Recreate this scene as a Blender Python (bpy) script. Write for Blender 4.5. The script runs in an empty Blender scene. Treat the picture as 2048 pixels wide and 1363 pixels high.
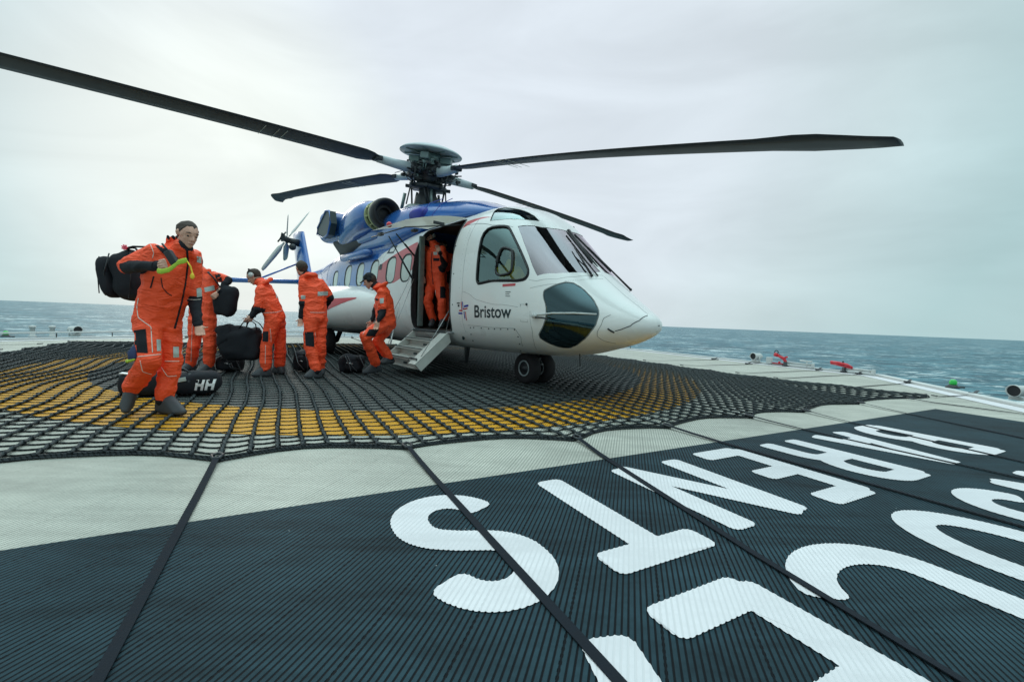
import bpy, bmesh, math, random
from mathutils import Vector, Matrix, noise
from mathutils.bvhtree import BVHTree
from mathutils.geometry import delaunay_2d_cdt
R = math.radians
random.seed(7)
sc = bpy.context.scene
COL = sc.collection
V = Vector

# ---------------------------------------------------------------- camera
cam_d = bpy.data.cameras.new('camera')
cam = bpy.data.objects.new('camera', cam_d); COL.objects.link(cam)
cam_d.sensor_width = 36; cam_d.lens = 880 / 2048 * 36
cam_d.clip_start = 0.05; cam_d.clip_end = 60000
ROLL = math.atan(0.0395)
PIT = -math.atan((681.5 - 639.5) * math.cos(ROLL) / 880)
fw = V((0, math.cos(PIT), math.sin(PIT))); up0 = V((0, -math.sin(PIT), math.cos(PIT))); r0 = V((1, 0, 0))
rt = math.cos(ROLL) * r0 + math.sin(ROLL) * up0; upv = -math.sin(ROLL) * r0 + math.cos(ROLL) * up0
cam.matrix_world = Matrix(((rt.x, upv.x, -fw.x, 0), (rt.y, upv.y, -fw.y, 0), (rt.z, upv.z, -fw.z, 1.04), (0, 0, 0, 1)))
sc.camera = cam
CAMP = V((0, 0, 1.04))

# ---------------------------------------------------------------- sky, sun, exposure
SUN_AZ, SUN_EL = R(-33), R(24)          # azimuth clockwise from +Y, behind the helicopter on the left
world = bpy.data.worlds.new('World'); sc.world = world; world.use_nodes = True
nt = world.node_tree; nt.nodes.clear()
def wn(t, **k):
    n = nt.nodes.new(t)
    for a, b in k.items(): setattr(n, a, b)
    return n
wl = nt.links.new
wo = wn('ShaderNodeOutputWorld'); add = wn('ShaderNodeAddShader')
sky = wn('ShaderNodeTexSky', sky_type='NISHITA', sun_disc=False, sun_elevation=SUN_EL, sun_rotation=SUN_AZ)
sky.air_density = 1.0; sky.dust_density = 1.0
b1 = wn('ShaderNodeBackground'); b1.inputs[1].default_value = 0.003
wl(sky.outputs[0], b1.inputs[0])
tc = wn('ShaderNodeTexCoord')
dot = wn('ShaderNodeVectorMath', operation='DOT_PRODUCT')
gl = V((-0.10, 1.0, 0.50)).normalized()
dot.inputs[1].default_value = gl; wl(tc.outputs['Generated'], dot.inputs[0])
ramp = wn('ShaderNodeValToRGB'); wl(dot.outputs['Value'], ramp.inputs[0])
els = ramp.color_ramp.elements
els[0].position = 0.0; els[0].color = (0.50, 0.64, 0.65, 1)
els[1].position = 1.0; els[1].color = (0.73, 0.80, 0.87, 1)
for p, c in ((0.35, (0.45, 0.63, 0.65, 1)), (0.60, (0.46, 0.65, 0.67, 1)), (0.76, (0.61, 0.74, 0.77, 1)), (0.88, (0.70, 0.78, 0.84, 1))):
    e = els.new(p); e.color = c
mp = wn('ShaderNodeMapping'); mp.inputs['Scale'].default_value = (1.6, 1.6, 5.0)
wl(tc.outputs['Generated'], mp.inputs[0])
nz = wn('ShaderNodeTexNoise'); nz.inputs['Scale'].default_value = 1.3; nz.inputs['Detail'].default_value = 5; nz.inputs['Roughness'].default_value = 0.5
nz.inputs['Distortion'].default_value = 0.6
wl(mp.outputs[0], nz.inputs['Vector'])
cr = wn('ShaderNodeMapRange'); cr.inputs['From Min'].default_value = 0.34; cr.inputs['From Max'].default_value = 0.66
cr.inputs['To Min'].default_value = 0.90; cr.inputs['To Max'].default_value = 1.07
wl(nz.outputs['Fac'], cr.inputs['Value'])
sep = wn('ShaderNodeSeparateXYZ'); wl(tc.outputs['Generated'], sep.inputs[0])
zr = wn('ShaderNodeMapRange'); zr.inputs['From Min'].default_value = 0.62; zr.inputs['From Max'].default_value = 1.0     # overcast: brightest overhead
zr.inputs['To Min'].default_value = 1.0; zr.inputs['To Max'].default_value = 4.2; wl(sep.outputs['Z'], zr.inputs['Value'])
zm_ = wn('ShaderNodeMath', operation='MULTIPLY'); wl(cr.outputs[0], zm_.inputs[0]); wl(zr.outputs[0], zm_.inputs[1])
dg_ = wn('ShaderNodeVectorMath', operation='DOT_PRODUCT'); dg_.inputs[1].default_value = V((-0.63, 1.0, 0.30)).normalized(); wl(tc.outputs['Generated'], dg_.inputs[0])
gr = wn('ShaderNodeMapRange', interpolation_type='SMOOTHSTEP'); gr.inputs['From Min'].default_value = 0.93; gr.inputs['From Max'].default_value = 1.0; wl(dg_.outputs['Value'], gr.inputs['Value'])
gm = wn('ShaderNodeMix', data_type='RGBA'); gm.inputs['B'].default_value = (0.86, 0.93, 0.90, 1); wl(gr.outputs[0], gm.inputs['Factor']); wl(ramp.outputs[0], gm.inputs['A'])
mul = wn('ShaderNodeVectorMath', operation='SCALE'); wl(gm.outputs['Result'], mul.inputs[0]); wl(zm_.outputs[0], mul.inputs['Scale'])
b2 = wn('ShaderNodeBackground'); b2.inputs[1].default_value = 1.0
wl(mul.outputs[0], b2.inputs[0]); wl(b1.outputs[0], add.inputs[0]); wl(b2.outputs[0], add.inputs[1]); wl(add.outputs[0], wo.inputs[0])
sun_d = bpy.data.lights.new('sun', 'SUN'); sun_d.energy = 0.5; sun_d.angle = R(20); sun_d.color = (1.0, 0.95, 0.86)
sun = bpy.data.objects.new('sun', sun_d); COL.objects.link(sun)
sdir = V((math.sin(SUN_AZ) * math.cos(SUN_EL), math.cos(SUN_AZ) * math.cos(SUN_EL), math.sin(SUN_EL)))
sun.rotation_euler = sdir.to_track_quat('Z', 'Y').to_euler()
sc.view_settings.view_transform = 'Standard'; sc.view_settings.look = 'None'
sc.view_settings.exposure = 0.0; sc.view_settings.gamma = 1.0
sc.cycles.max_bounces = 8; sc.cycles.transparent_max_bounces = 12

# ---------------------------------------------------------------- helpers
def mat(name, col, rough=0.5, metal=0.0, bump=None, var=None, coat=0.0, spec=None, wear=None):
    m = bpy.data.materials.new(name); m.use_nodes = True
    n = m.node_tree.nodes; l = m.node_tree.links; b = n['Principled BSDF']
    b.inputs['Base Color'].default_value = (*col, 1); b.inputs['Roughness'].default_value = rough
    b.inputs['Metallic'].default_value = metal
    if coat: b.inputs['Coat Weight'].default_value = coat; b.inputs['Coat Roughness'].default_value = 0.08
    if spec is not None: b.inputs['Specular IOR Level'].default_value = spec
    t = n.new('ShaderNodeTexCoord')
    if var:                                   # (scale, amount): slow mottling of the colour itself (dirt, fading)
        z = n.new('ShaderNodeTexNoise'); z.inputs['Scale'].default_value = var[0]; z.inputs['Detail'].default_value = 6
        l.new(t.outputs['Object'], z.inputs['Vector'])
        x = n.new('ShaderNodeMix'); x.data_type = 'RGBA'
        x.inputs['A'].default_value = (*[c * (1 - var[1]) for c in col], 1); x.inputs['B'].default_value = (*[min(1, c * (1 + var[1])) for c in col], 1)
        l.new(z.outputs['Fac'], x.inputs['Factor']); l.new(x.outputs['Result'], b.inputs['Base Color'])
        rr = n.new('ShaderNodeMapRange'); rr.inputs['To Min'].default_value = max(0, rough - .08); rr.inputs['To Max'].default_value = rough + .1
        l.new(z.outputs['Fac'], rr.inputs['Value']); l.new(rr.outputs[0], b.inputs['Roughness'])
    if bump:                                  # (scale, strength, distance)
        z = n.new('ShaderNodeTexNoise'); z.inputs['Scale'].default_value = bump[0]; z.inputs['Detail'].default_value = 4
        l.new(t.outputs['Object'], z.inputs['Vector'])
        u = n.new('ShaderNodeBump'); u.inputs['Strength'].default_value = bump[1]; u.inputs['Distance'].default_value = bump[2]
        l.new(z.outputs['Fac'], u.inputs['Height']); l.new(u.outputs[0], b.inputs['Normal'])
    return m
def obj(name, bm_or_mesh, mats, parent=None, smooth=True):
    if isinstance(bm_or_mesh, bmesh.types.BMesh):
        me = bpy.data.meshes.new(name); bm_or_mesh.to_mesh(me); bm_or_mesh.free()
    else: me = bm_or_mesh
    o = bpy.data.objects.new(name, me); COL.objects.link(o)
    if not isinstance(mats, (list, tuple)): mats = [mats]
    if not me.materials:
        for m in mats: me.materials.append(m)
    if smooth and me.polygons:
        me.polygons.foreach_set('use_smooth', [True] * len(me.polygons))
    if parent is not None: o.parent = parent
    return o
def thing(name, label, cat, loc=(0, 0, 0), rotz=0.0, group=None):
    o = bpy.data.objects.new(name, None); COL.objects.link(o); o.location = loc; o.rotation_euler = (0, 0, rotz)
    o.empty_display_size = 0.2
    return tag(o, label, cat, group)
def tag(o, label, cat, group=None):
    o['label'] = label; o['category'] = cat
    if group: o['group'] = group
    return o
def struct(o): o['kind'] = 'structure'; return o
def BM(): return bmesh.new()
def frame(d, upv=(0, 0, 1)):
    d = V(d).normalized(); u = V(upv)
    if abs(d.dot(u)) > .99: u = V((0, 1, 0)) if abs(d.y) < .9 else V((1, 0, 0))
    s = d.cross(u).normalized(); return s, s.cross(d).normalized()
def tube(bm, pts, r, n=8, cap=True, mi=0, closed=False, flat=1.0, upv=(0, 0, 1)):
    pts = [V(p) for p in pts]; rings = []; N = len(pts)
    for i, p in enumerate(pts):
        if closed: d = pts[(i + 1) % N] - pts[i - 1]
        else: d = pts[min(i + 1, N - 1)] - pts[max(i - 1, 0)]
        s, u = frame(d, upv); rr = r[i] if isinstance(r, (list, tuple)) else r
        rings.append([bm.verts.new(p + rr * (math.cos(2 * math.pi * k / n) * s + flat * math.sin(2 * math.pi * k / n) * u)) for k in range(n)])
    rng = range(N) if closed else range(N - 1)
    for i in rng:
        a, b = rings[i], rings[(i + 1) % N]
        for k in range(n):
            f = bm.faces.new((a[k], a[(k + 1) % n], b[(k + 1) % n], b[k])); f.material_index = mi
    if cap and not closed:
        bm.faces.new(rings[0][::-1]).material_index = mi; bm.faces.new(rings[-1]).material_index = mi
    return bm
def box(bm, c, s, rot=None, bev=0.0, mi=0):
    t = bmesh.new(); bmesh.ops.create_cube(t, size=1)
    bmesh.ops.scale(t, vec=s, verts=t.verts)
    if bev: bmesh.ops.bevel(t, geom=t.edges[:], offset=bev, segments=3, affect='EDGES', profile=0.6)
    M = Matrix.Translation(V(c)) @ (rot.to_4x4() if rot else Matrix.Identity(4))
    t.transform(M); join(bm, t, mi); return bm
def join(bm, t, mi=None):
    vm = {v: bm.verts.new(v.co) for v in t.verts}
    for f in t.faces:
        try:
            g = bm.faces.new([vm[v] for v in f.verts]); g.material_index = f.material_index if mi is None else mi
        except ValueError: pass
    t.free()
def hull(bm, balls, sub=2, mi=0):
    t = bmesh.new()
    for p, r in balls:
        M = Matrix.Translation(V(p))
        if isinstance(r, (tuple, list)): bmesh.ops.create_icosphere(t, subdivisions=sub, radius=1, matrix=M @ Matrix.Diagonal((*r, 1)))
        else: bmesh.ops.create_icosphere(t, subdivisions=sub, radius=r, matrix=M)
    res = bmesh.ops.convex_hull(t, input=t.verts)
    bmesh.ops.delete(t, geom=[g for g in res['geom_interior'] if isinstance(g, bmesh.types.BMVert)], context='VERTS')
    join(bm, t, mi); return bm
def ball(bm, p, r, sub=2, mi=0, sc3=None, rot=None):
    t = bmesh.new(); M = Matrix.Translation(V(p))
    if rot is not None: M = M @ rot.to_4x4()
    if sc3: M = M @ Matrix.Diagonal((*sc3, 1))
    bmesh.ops.create_icosphere(t, subdivisions=sub, radius=r, matrix=M); join(bm, t, mi); return bm
def lathe(bm, prof, n=32, axis=(0, 0, 1), org=(0, 0, 0), mi=0, mis=None):
    s, u = frame(axis); a = V(axis).normalized(); org = V(org); rings = []
    for r, h in prof:
        if r < 1e-5: rings.append([bm.verts.new(org + a * h)])
        else: rings.append([bm.verts.new(org + a * h + r * (math.cos(2 * math.pi * k / n) * s + math.sin(2 * math.pi * k / n) * u)) for k in range(n)])
    for i in range(len(rings) - 1):
        A, B = rings[i], rings[i + 1]
        for k in range(n):
            a_, b_ = A[k % len(A)], A[(k + 1) % len(A)]; c_, d_ = B[(k + 1) % len(B)], B[k % len(B)]
            vs = []
            for v in (a_, b_, c_, d_):
                if v not in vs: vs.append(v)
            if len(vs) > 2: bm.faces.new(vs).material_index = mis[i] if mis else mi
    return bm
def bake(o, voxel, smooth=3, fac=0.5):
    m = o.modifiers.new('r', 'REMESH'); m.mode = 'VOXEL'; m.voxel_size = voxel; m.use_smooth_shade = True
    s = o.modifiers.new('s', 'SMOOTH'); s.iterations = smooth; s.factor = fac
    bpy.context.view_layer.update()
    dg = bpy.context.evaluated_depsgraph_get(); mats = list(o.data.materials)
    me = bpy.data.meshes.new_from_object(o.evaluated_get(dg)); o.modifiers.clear(); old = o.data; me.name = old.name; o.data = me
    bpy.data.meshes.remove(old)
    me.materials.clear()
    for k in mats: me.materials.append(k)
    me.polygons.foreach_set('use_smooth', [True] * len(me.polygons))
    return o
def smstep(a, b, x): t = max(0, min(1, (x - a) / (b - a))); return t * t * (3 - 2 * t)

# ---------------------------------------------------------------- materials
M = {}
M['white'] = mat('white_paint', (0.76, 0.765, 0.755), 0.28, coat=0.4, var=(1.3, 0.05), bump=(2.5, 0.05, 0.02))
M['blue'] = mat('blue_paint', (0.025, 0.125, 0.42), 0.22, coat=0.8, var=(1.5, 0.12), bump=(2.5, 0.05, 0.02))
M['red'] = mat('red_paint', (0.50, 0.045, 0.06), 0.3, coat=0.4, var=(2, 0.08))
M['black'] = mat('black_rubber', (0.012, 0.013, 0.016), 0.55)
M['tyre'] = mat('tyre_rubber', (0.014, 0.013, 0.016), 0.8, bump=(60, 0.3, 0.005))
M['dark'] = mat('dark_metal', (0.035, 0.04, 0.045), 0.45, metal=0.4, var=(9, 0.4))
M['steel'] = mat('bare_metal', (0.42, 0.45, 0.46), 0.35, metal=0.8, var=(12, 0.2))
M['hubgrey'] = mat('grey_green_metal', (0.20, 0.27, 0.26), 0.4, metal=0.3, var=(14, 0.3))
M['blade'] = mat('rotor_blade', (0.022, 0.028, 0.034), 0.55, var=(3, 0.3))
M['cuff'] = mat('pale_cuff', (0.38, 0.44, 0.46), 0.35, var=(6, 0.15))
M['primer'] = mat('yellow_green_primer', (0.30, 0.35, 0.17), 0.5, var=(10, 0.25))
M['beige'] = mat('door_lining', (0.66, 0.65, 0.56), 0.5, var=(4, 0.12), bump=(30, 0.1, 0.004))
M['stairgrey'] = mat('stair_metal', (0.50, 0.52, 0.49), 0.5, var=(6, 0.18), bump=(40, 0.15, 0.003))
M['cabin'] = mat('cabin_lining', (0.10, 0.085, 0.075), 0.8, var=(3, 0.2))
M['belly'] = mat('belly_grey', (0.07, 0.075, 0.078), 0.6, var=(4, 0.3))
M['refl'] = mat('reflective_patch', (0.42, 0.50, 0.48), 0.35, var=(30, 0.3))
M['pipe'] = mat('reflective_piping', (0.72, 0.66, 0.60), 0.4)
M['lime'] = mat('lime_fabric', (0.36, 0.52, 0.04), 0.7, bump=(60, .4, .003))
M['yellow'] = mat('yellow_vest', (0.75, 0.52, 0.03), 0.7)
M['skin'] = mat('skin', (0.60, 0.34, 0.25), 0.5, var=(18, 0.12), bump=(90, .15, .002))
M['lip'] = mat('lips', (0.38, 0.14, 0.12), 0.5)
M['hair'] = mat('dark_hair', (0.042, 0.027, 0.019), 0.7, bump=(140, 0.9, 0.006), var=(60, .4))
M['eye'] = mat('eye', (0.03, 0.025, 0.02), 0.2)
M['cloth'] = mat('black_fabric', (0.010, 0.012, 0.017), 0.8, spec=.3, bump=(70, 0.5, 0.004), var=(8, 0.35))
M['boot'] = mat('boot_rubber', (0.045, 0.052, 0.06), 0.55, bump=(20, 0.3, 0.006), var=(10, .2))
M['sole'] = mat('boot_sole', (0.018, 0.018, 0.02), 0.8)
M['tagwhite'] = mat('white_print', (0.78, 0.80, 0.80), 0.6)
M['edge'] = mat('white_edge_paint', (0.52, 0.54, 0.53), 0.5, var=(2, 0.12))
M['firered'] = mat('fire_red_paint', (0.55, 0.02, 0.035), 0.35, var=(8, .15))
M['greenlens'] = mat('green_lens', (0.02, 0.34, 0.06), 0.3)
M['greenlens'].node_tree.nodes['Principled BSDF'].inputs['Emission Color'].default_value = (0.02, 0.9, 0.1, 1)
M['greenlens'].node_tree.nodes['Principled BSDF'].inputs['Emission Strength'].default_value = 0.10
M['ink'] = mat('black_ink', (0.01, 0.03, 0.035), 0.4)
M['navy'] = mat('navy_print', (0.02, 0.03, 0.30), 0.4)  # also colours the painted reflection on the roof cowling
M['seam'] = mat('panel_gap', (0.16, 0.18, 0.18), 0.6)
def suitmat(nm='orange_suit', k=1.0):
    m = mat(nm, (0.95 * k, 0.085 * k, 0.020 * k), 0.6, var=(5, 0.06)); n = m.node_tree.nodes; l = m.node_tree.links; b = n['Principled BSDF']
    t = n.new('ShaderNodeTexCoord'); mpp = n.new('ShaderNodeMapping'); mpp.inputs['Scale'].default_value = (1, 1, 2.2)
    l.new(t.outputs['Object'], mpp.inputs[0])
    z = n.new('ShaderNodeTexNoise'); z.inputs['Scale'].default_value = 5.5; z.inputs['Detail'].default_value = 2; z.inputs['Distortion'].default_value = 1.2
    l.new(mpp.outputs[0], z.inputs['Vector'])
    a = n.new('ShaderNodeMath'); a.operation = 'SUBTRACT'; a.inputs[1].default_value = .5; l.new(z.outputs['Fac'], a.inputs[0])
    c = n.new('ShaderNodeMath'); c.operation = 'ABSOLUTE'; l.new(a.outputs[0], c.inputs[0])
    u = n.new('ShaderNodeBump'); u.inputs['Strength'].default_value = 0.8; u.inputs['Distance'].default_value = 0.05
    l.new(c.outputs[0], u.inputs['Height'])
    z2 = n.new('ShaderNodeTexNoise'); z2.inputs['Scale'].default_value = 320; l.new(t.outputs['Object'], z2.inputs['Vector'])
    u2 = n.new('ShaderNodeBump'); u2.inputs['Strength'].default_value = 0.2; u2.inputs['Distance'].default_value = 0.002
    l.new(z2.outputs['Fac'], u2.inputs['Height']); l.new(u.outputs[0], u2.inputs['Normal']); l.new(u2.outputs[0], b.inputs['Normal'])
    return m
M['suit'] = suitmat()
def glassmat(nm, tint, rough=0.02, refl=1.0, see=0.8, base=0.12, gt=(.75, 1, 1)):
    m = bpy.data.materials.new(nm); m.use_nodes = True; n = m.node_tree.nodes; l = m.node_tree.links; n.clear()
    o = n.new('ShaderNodeOutputMaterial'); mx = n.new('ShaderNodeMixShader'); t = n.new('ShaderNodeBsdfTransparent'); g = n.new('ShaderNodeBsdfGlossy')
    t.inputs[0].default_value = (*[see * c for c in tint], 1); g.inputs[0].default_value = (*[refl * c for c in gt], 1); g.inputs['Roughness'].default_value = rough
    f = n.new('ShaderNodeFresnel'); f.inputs[0].default_value = 1.6; fa = n.new('ShaderNodeMath'); fa.operation = 'ADD'; fa.use_clamp = True; fa.inputs[1].default_value = base
    l.new(f.outputs[0], fa.inputs[0]); l.new(fa.outputs[0], mx.inputs[0]); l.new(t.outputs[0], mx.inputs[1]); l.new(g.outputs[0], mx.inputs[2]); l.new(mx.outputs[0], o.inputs[0]); return m
M['glass'] = glassmat('cockpit_glass', (0.80, 0.95, 0.95), see=0.75)
M['chin'] = glassmat('chin_glass', (0.6, 0.8, 0.85), see=.45, base=.05, gt=(.55, .85, .95)); M['roofglass'] = glassmat('roof_glass', (0.6, 0.85, 0.85), see=.6, base=.28, gt=(.7, .9, .9))
M['tint'] = glassmat('tinted_glass', (0.60, 0.55, 0.60), see=0.6, base=.14, gt=(.95, .88, .95))
M['pane'] = mat('pale_sky_pane', (0.50, 0.57, 0.52), 0.08, var=(2.2, 0.25), coat=.5)  # opaque pale base colour stands in for sky seen through and mirrored

# ribbed planking of the landing deck: colour by mark, ridges by real-space bump
RIBA = R(75.0)
def deckmat(nm, col, groove, rough=0.55, dirt=0.12, spec=0.5, bs=0.7):
    m = bpy.data.materials.new(nm); m.use_nodes = True; n = m.node_tree.nodes; l = m.node_tree.links; b = n['Principled BSDF']
    g = n.new('ShaderNodeNewGeometry'); d = n.new('ShaderNodeVectorMath'); d.operation = 'DOT_PRODUCT'
    d.inputs[1].default_value = (math.sin(RIBA) / 0.0222, -math.cos(RIBA) / 0.0222, 0); l.new(g.outputs['Position'], d.inputs[0])
    def mth(op, a, v=None, v2=None):
        x = n.new('ShaderNodeMath'); x.operation = op
        if hasattr(a, 'default_value') or hasattr(a, 'links'): l.new(a, x.inputs[0])
        else: x.inputs[0].default_value = a
        for i, q in ((1, v), (2, v2)):
            if q is None: continue
            if hasattr(q, 'links'): l.new(q, x.inputs[i])
            else: x.inputs[i].default_value = q
        return x.outputs[0]
    f = mth('FRACT', d.outputs['Value'])
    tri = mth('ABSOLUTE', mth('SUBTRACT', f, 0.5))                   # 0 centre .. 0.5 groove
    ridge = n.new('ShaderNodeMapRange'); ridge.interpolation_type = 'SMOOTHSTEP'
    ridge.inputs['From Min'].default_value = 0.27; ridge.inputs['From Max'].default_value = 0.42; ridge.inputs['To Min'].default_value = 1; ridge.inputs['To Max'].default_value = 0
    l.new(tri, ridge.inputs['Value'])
    plank = mth('FRACT', mth('DIVIDE', d.outputs['Value'], 14.0))
    pk = mth('LESS_THAN', mth('ABSOLUTE', mth('SUBTRACT', plank, 0.5)), 0.018)
    dv = n.new('ShaderNodeVectorMath'); dv.operation = 'DOT_PRODUCT'; dv.inputs[1].default_value = (math.cos(RIBA) / 0.03, math.sin(RIBA) / 0.03, 0)
    l.new(g.outputs['Position'], dv.inputs[0])
    hole = mth('LESS_THAN', mth('FRACT', dv.outputs['Value']), 0.5)
    pk = mth('MULTIPLY', pk, hole)
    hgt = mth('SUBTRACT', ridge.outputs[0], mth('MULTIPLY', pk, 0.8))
    u = n.new('ShaderNodeBump'); u.inputs['Strength'].default_value = bs; u.inputs['Distance'].default_value = 0.0045
    l.new(hgt, u.inputs['Height']); l.new(u.outputs[0], b.inputs['Normal'])
    z = n.new('ShaderNodeTexNoise'); z.inputs['Scale'].default_value = 1.1; z.inputs['Detail'].default_value = 7; z.inputs['Roughness'].default_value = .62
    l.new(g.outputs['Position'], z.inputs['Vector'])
    z3 = n.new('ShaderNodeTexNoise'); z3.inputs['Scale'].default_value = 38; z3.inputs['Detail'].default_value = 3
    l.new(g.outputs['Position'], z3.inputs['Vector'])
    zs = n.new('ShaderNodeTexNoise'); zs.inputs['Scale'].default_value = 3.4; zs.inputs['Detail'].default_value = 6; zs.inputs['Distortion'].default_value = 1.5
    ms = n.new('ShaderNodeMapping'); ms.inputs['Rotation'].default_value = (0, 0, -RIBA); ms.inputs['Scale'].default_value = (.25, 1.6, 1); l.new(g.outputs['Position'], ms.inputs[0]); l.new(ms.outputs[0], zs.inputs['Vector'])
    zz = mth('ADD', mth('ADD', mth('MULTIPLY', z.outputs['Fac'], 0.5), mth('MULTIPLY', zs.outputs['Fac'], 0.35)), mth('MULTIPLY', z3.outputs['Fac'], 0.15))
    kz = n.new('ShaderNodeMapRange'); kz.inputs['From Min'].default_value = .36; kz.inputs['From Max'].default_value = .62; l.new(zz, kz.inputs['Value']); zz = kz.outputs[0]
    vo_ = n.new('ShaderNodeTexVoronoi'); vo_.inputs['Scale'].default_value = 7; l.new(g.outputs['Position'], vo_.inputs['Vector']); spk = mth('LESS_THAN', vo_.outputs['Distance'], 0.022)
    c1 = n.new('ShaderNodeMix'); c1.data_type = 'RGBA'; l.new(zz, c1.inputs['Factor'])
    c1.inputs['A'].default_value = (*[c * (1 - 2 * dirt) for c in col], 1); c1.inputs['B'].default_value = (*[min(.9, c * (1 + 1.4 * dirt)) for c in col], 1)
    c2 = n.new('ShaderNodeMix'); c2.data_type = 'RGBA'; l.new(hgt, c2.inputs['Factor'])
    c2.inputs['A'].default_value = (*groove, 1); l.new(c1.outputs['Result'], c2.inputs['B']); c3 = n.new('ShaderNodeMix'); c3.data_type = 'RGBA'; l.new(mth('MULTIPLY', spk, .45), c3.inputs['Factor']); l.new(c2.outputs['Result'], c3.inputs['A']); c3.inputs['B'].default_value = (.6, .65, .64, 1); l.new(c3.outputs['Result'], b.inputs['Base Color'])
    b.inputs['Roughness'].default_value = rough; b.inputs['Specular IOR Level'].default_value = spec
    return m
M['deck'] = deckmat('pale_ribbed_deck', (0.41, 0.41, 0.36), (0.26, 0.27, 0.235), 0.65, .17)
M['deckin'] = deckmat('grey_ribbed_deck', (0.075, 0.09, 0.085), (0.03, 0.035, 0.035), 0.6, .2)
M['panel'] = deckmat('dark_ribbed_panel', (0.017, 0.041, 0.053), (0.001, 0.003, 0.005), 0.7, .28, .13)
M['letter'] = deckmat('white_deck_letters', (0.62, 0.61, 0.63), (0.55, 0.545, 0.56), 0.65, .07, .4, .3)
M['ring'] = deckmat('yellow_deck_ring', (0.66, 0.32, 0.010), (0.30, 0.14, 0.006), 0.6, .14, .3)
def ropemat(nm='braided_rope', c=(0.026, 0.032, 0.036)):
    m = mat(nm, c, 0.75, var=(26, 0.6)); n = m.node_tree.nodes; l = m.node_tree.links
    t = n.new('ShaderNodeTexCoord'); w = n.new('ShaderNodeTexWave'); w.inputs['Scale'].default_value = 17; w.inputs['Distortion'].default_value = 3; w.bands_direction = 'DIAGONAL'
    l.new(t.outputs['Object'], w.inputs[0]); u = n.new('ShaderNodeBump'); u.inputs['Strength'].default_value = 1; u.inputs['Distance'].default_value = .01
    l.new(w.outputs['Fac'], u.inputs['Height']); l.new(u.outputs[0], n['Principled BSDF'].inputs['Normal']); n['Principled BSDF'].inputs['Specular IOR Level'].default_value = .2; return m
M['rope'] = ropemat(); M['rope2'] = ropemat('pale_braided_rope', (0.050, 0.062, 0.066))
M['strap'] = mat('black_webbing', (0.008, 0.012, 0.018), 0.85, spec=.2, bump=(120, .6, .003), var=(20, .3))

# ---------------------------------------------------------------- deck coordinates
A1 = R(28.8); E1 = V((math.cos(A1), math.sin(A1), 0)); E2 = V((math.sin(A1), -math.cos(A1), 0)); P0 = V((-2.085, 1.776, 0))
def DW(s, t, z=0.0): return P0 + E1 * s + E2 * t + V((0, 0, z))
DC = (3.54, -7.0)                        # centre of the eight-sided deck
def octa(ap, z):
    return [DW(DC[0] + ap / math.cos(math.pi / 8) * math.cos(math.pi / 8 + k * math.pi / 4), DC[1] + ap / math.cos(math.pi / 8) * math.sin(math.pi / 8 + k * math.pi / 4), z) for k in range(8)]
def poly(name, pts, m, parent=None):
    bm = BM(); vs = [bm.verts.new(p) for p in pts]; bm.faces.new(vs); bmesh.ops.recalc_face_normals(bm, faces=bm.faces)
    if bm.faces[:][0].normal.z < 0: bmesh.ops.reverse_faces(bm, faces=bm.faces)
    return obj(name, bm, m, parent, smooth=False)
# sea
def seamat():
    m = bpy.data.materials.new('sea_water'); m.use_nodes = True; n = m.node_tree.nodes; l = m.node_tree.links; b = n['Principled BSDF']
    g = n.new('ShaderNodeNewGeometry')
    def ns(sc_, det, st=(1, 1, 1), rough=.55):
        mm = n.new('ShaderNodeMapping'); mm.inputs['Scale'].default_value = st; mm.inputs['Rotation'].default_value = (0, 0, R(12)); l.new(g.outputs['Position'], mm.inputs[0])
        z = n.new('ShaderNodeTexNoise'); z.inputs['Scale'].default_value = sc_; z.inputs['Detail'].default_value = det; z.inputs['Roughness'].default_value = rough; l.new(mm.outputs[0], z.inputs[0]); return z.outputs['Fac']
    a = ns(0.06, 9, (0.6, 1.7, 1), .62); c = ns(0.006, 3, (1, 1.8, 1))
    u = n.new('ShaderNodeBump'); u.inputs['Strength'].default_value = 1; u.inputs['Distance'].default_value = 5.0; l.new(a, u.inputs['Height']); l.new(u.outputs[0], b.inputs['Normal'])
    r = n.new('ShaderNodeValToRGB'); e = r.color_ramp.elements; e[0].position = .40; e[0].color = (.011, .056, .080, 1); e[1].position = .60; e[1].color = (.075, .20, .245, 1); l.new(a, r.inputs[0])
    fo = ns(0.16, 8, (.45, 1.6, 1), .66); fb = ns(0.012, 3, (1, 1.5, 1))
    fs = n.new('ShaderNodeMath'); fs.operation = 'ADD'; l.new(fo, fs.inputs[0]); fh = n.new('ShaderNodeMath'); fh.operation = 'MULTIPLY'; fh.inputs[1].default_value = .5; l.new(fb, fh.inputs[0]); l.new(fh.outputs[0], fs.inputs[1])
    fm = n.new('ShaderNodeMapRange'); fm.inputs['From Min'].default_value = .835; fm.inputs['From Max'].default_value = .90; l.new(fs.outputs[0], fm.inputs['Value'])
    x = n.new('ShaderNodeMix'); x.data_type = 'RGBA'; l.new(fm.outputs[0], x.inputs['Factor']); l.new(r.outputs[0], x.inputs['A']); x.inputs['B'].default_value = (.72, .80, .80, 1)
    l.new(x.outputs['Result'], b.inputs['Base Color']); b.inputs['Roughness'].default_value = .5; b.inputs['Specular IOR Level'].default_value = .22
    return m
M['sea'] = seamat()
bm = BM(); bmesh.ops.create_grid(bm, x_segments=2, y_segments=2, size=26000); bmesh.ops.translate(bm, vec=(0, 0, -27), verts=bm.verts)
struct(obj('sea', bm, M['sea'], smooth=False))
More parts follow.
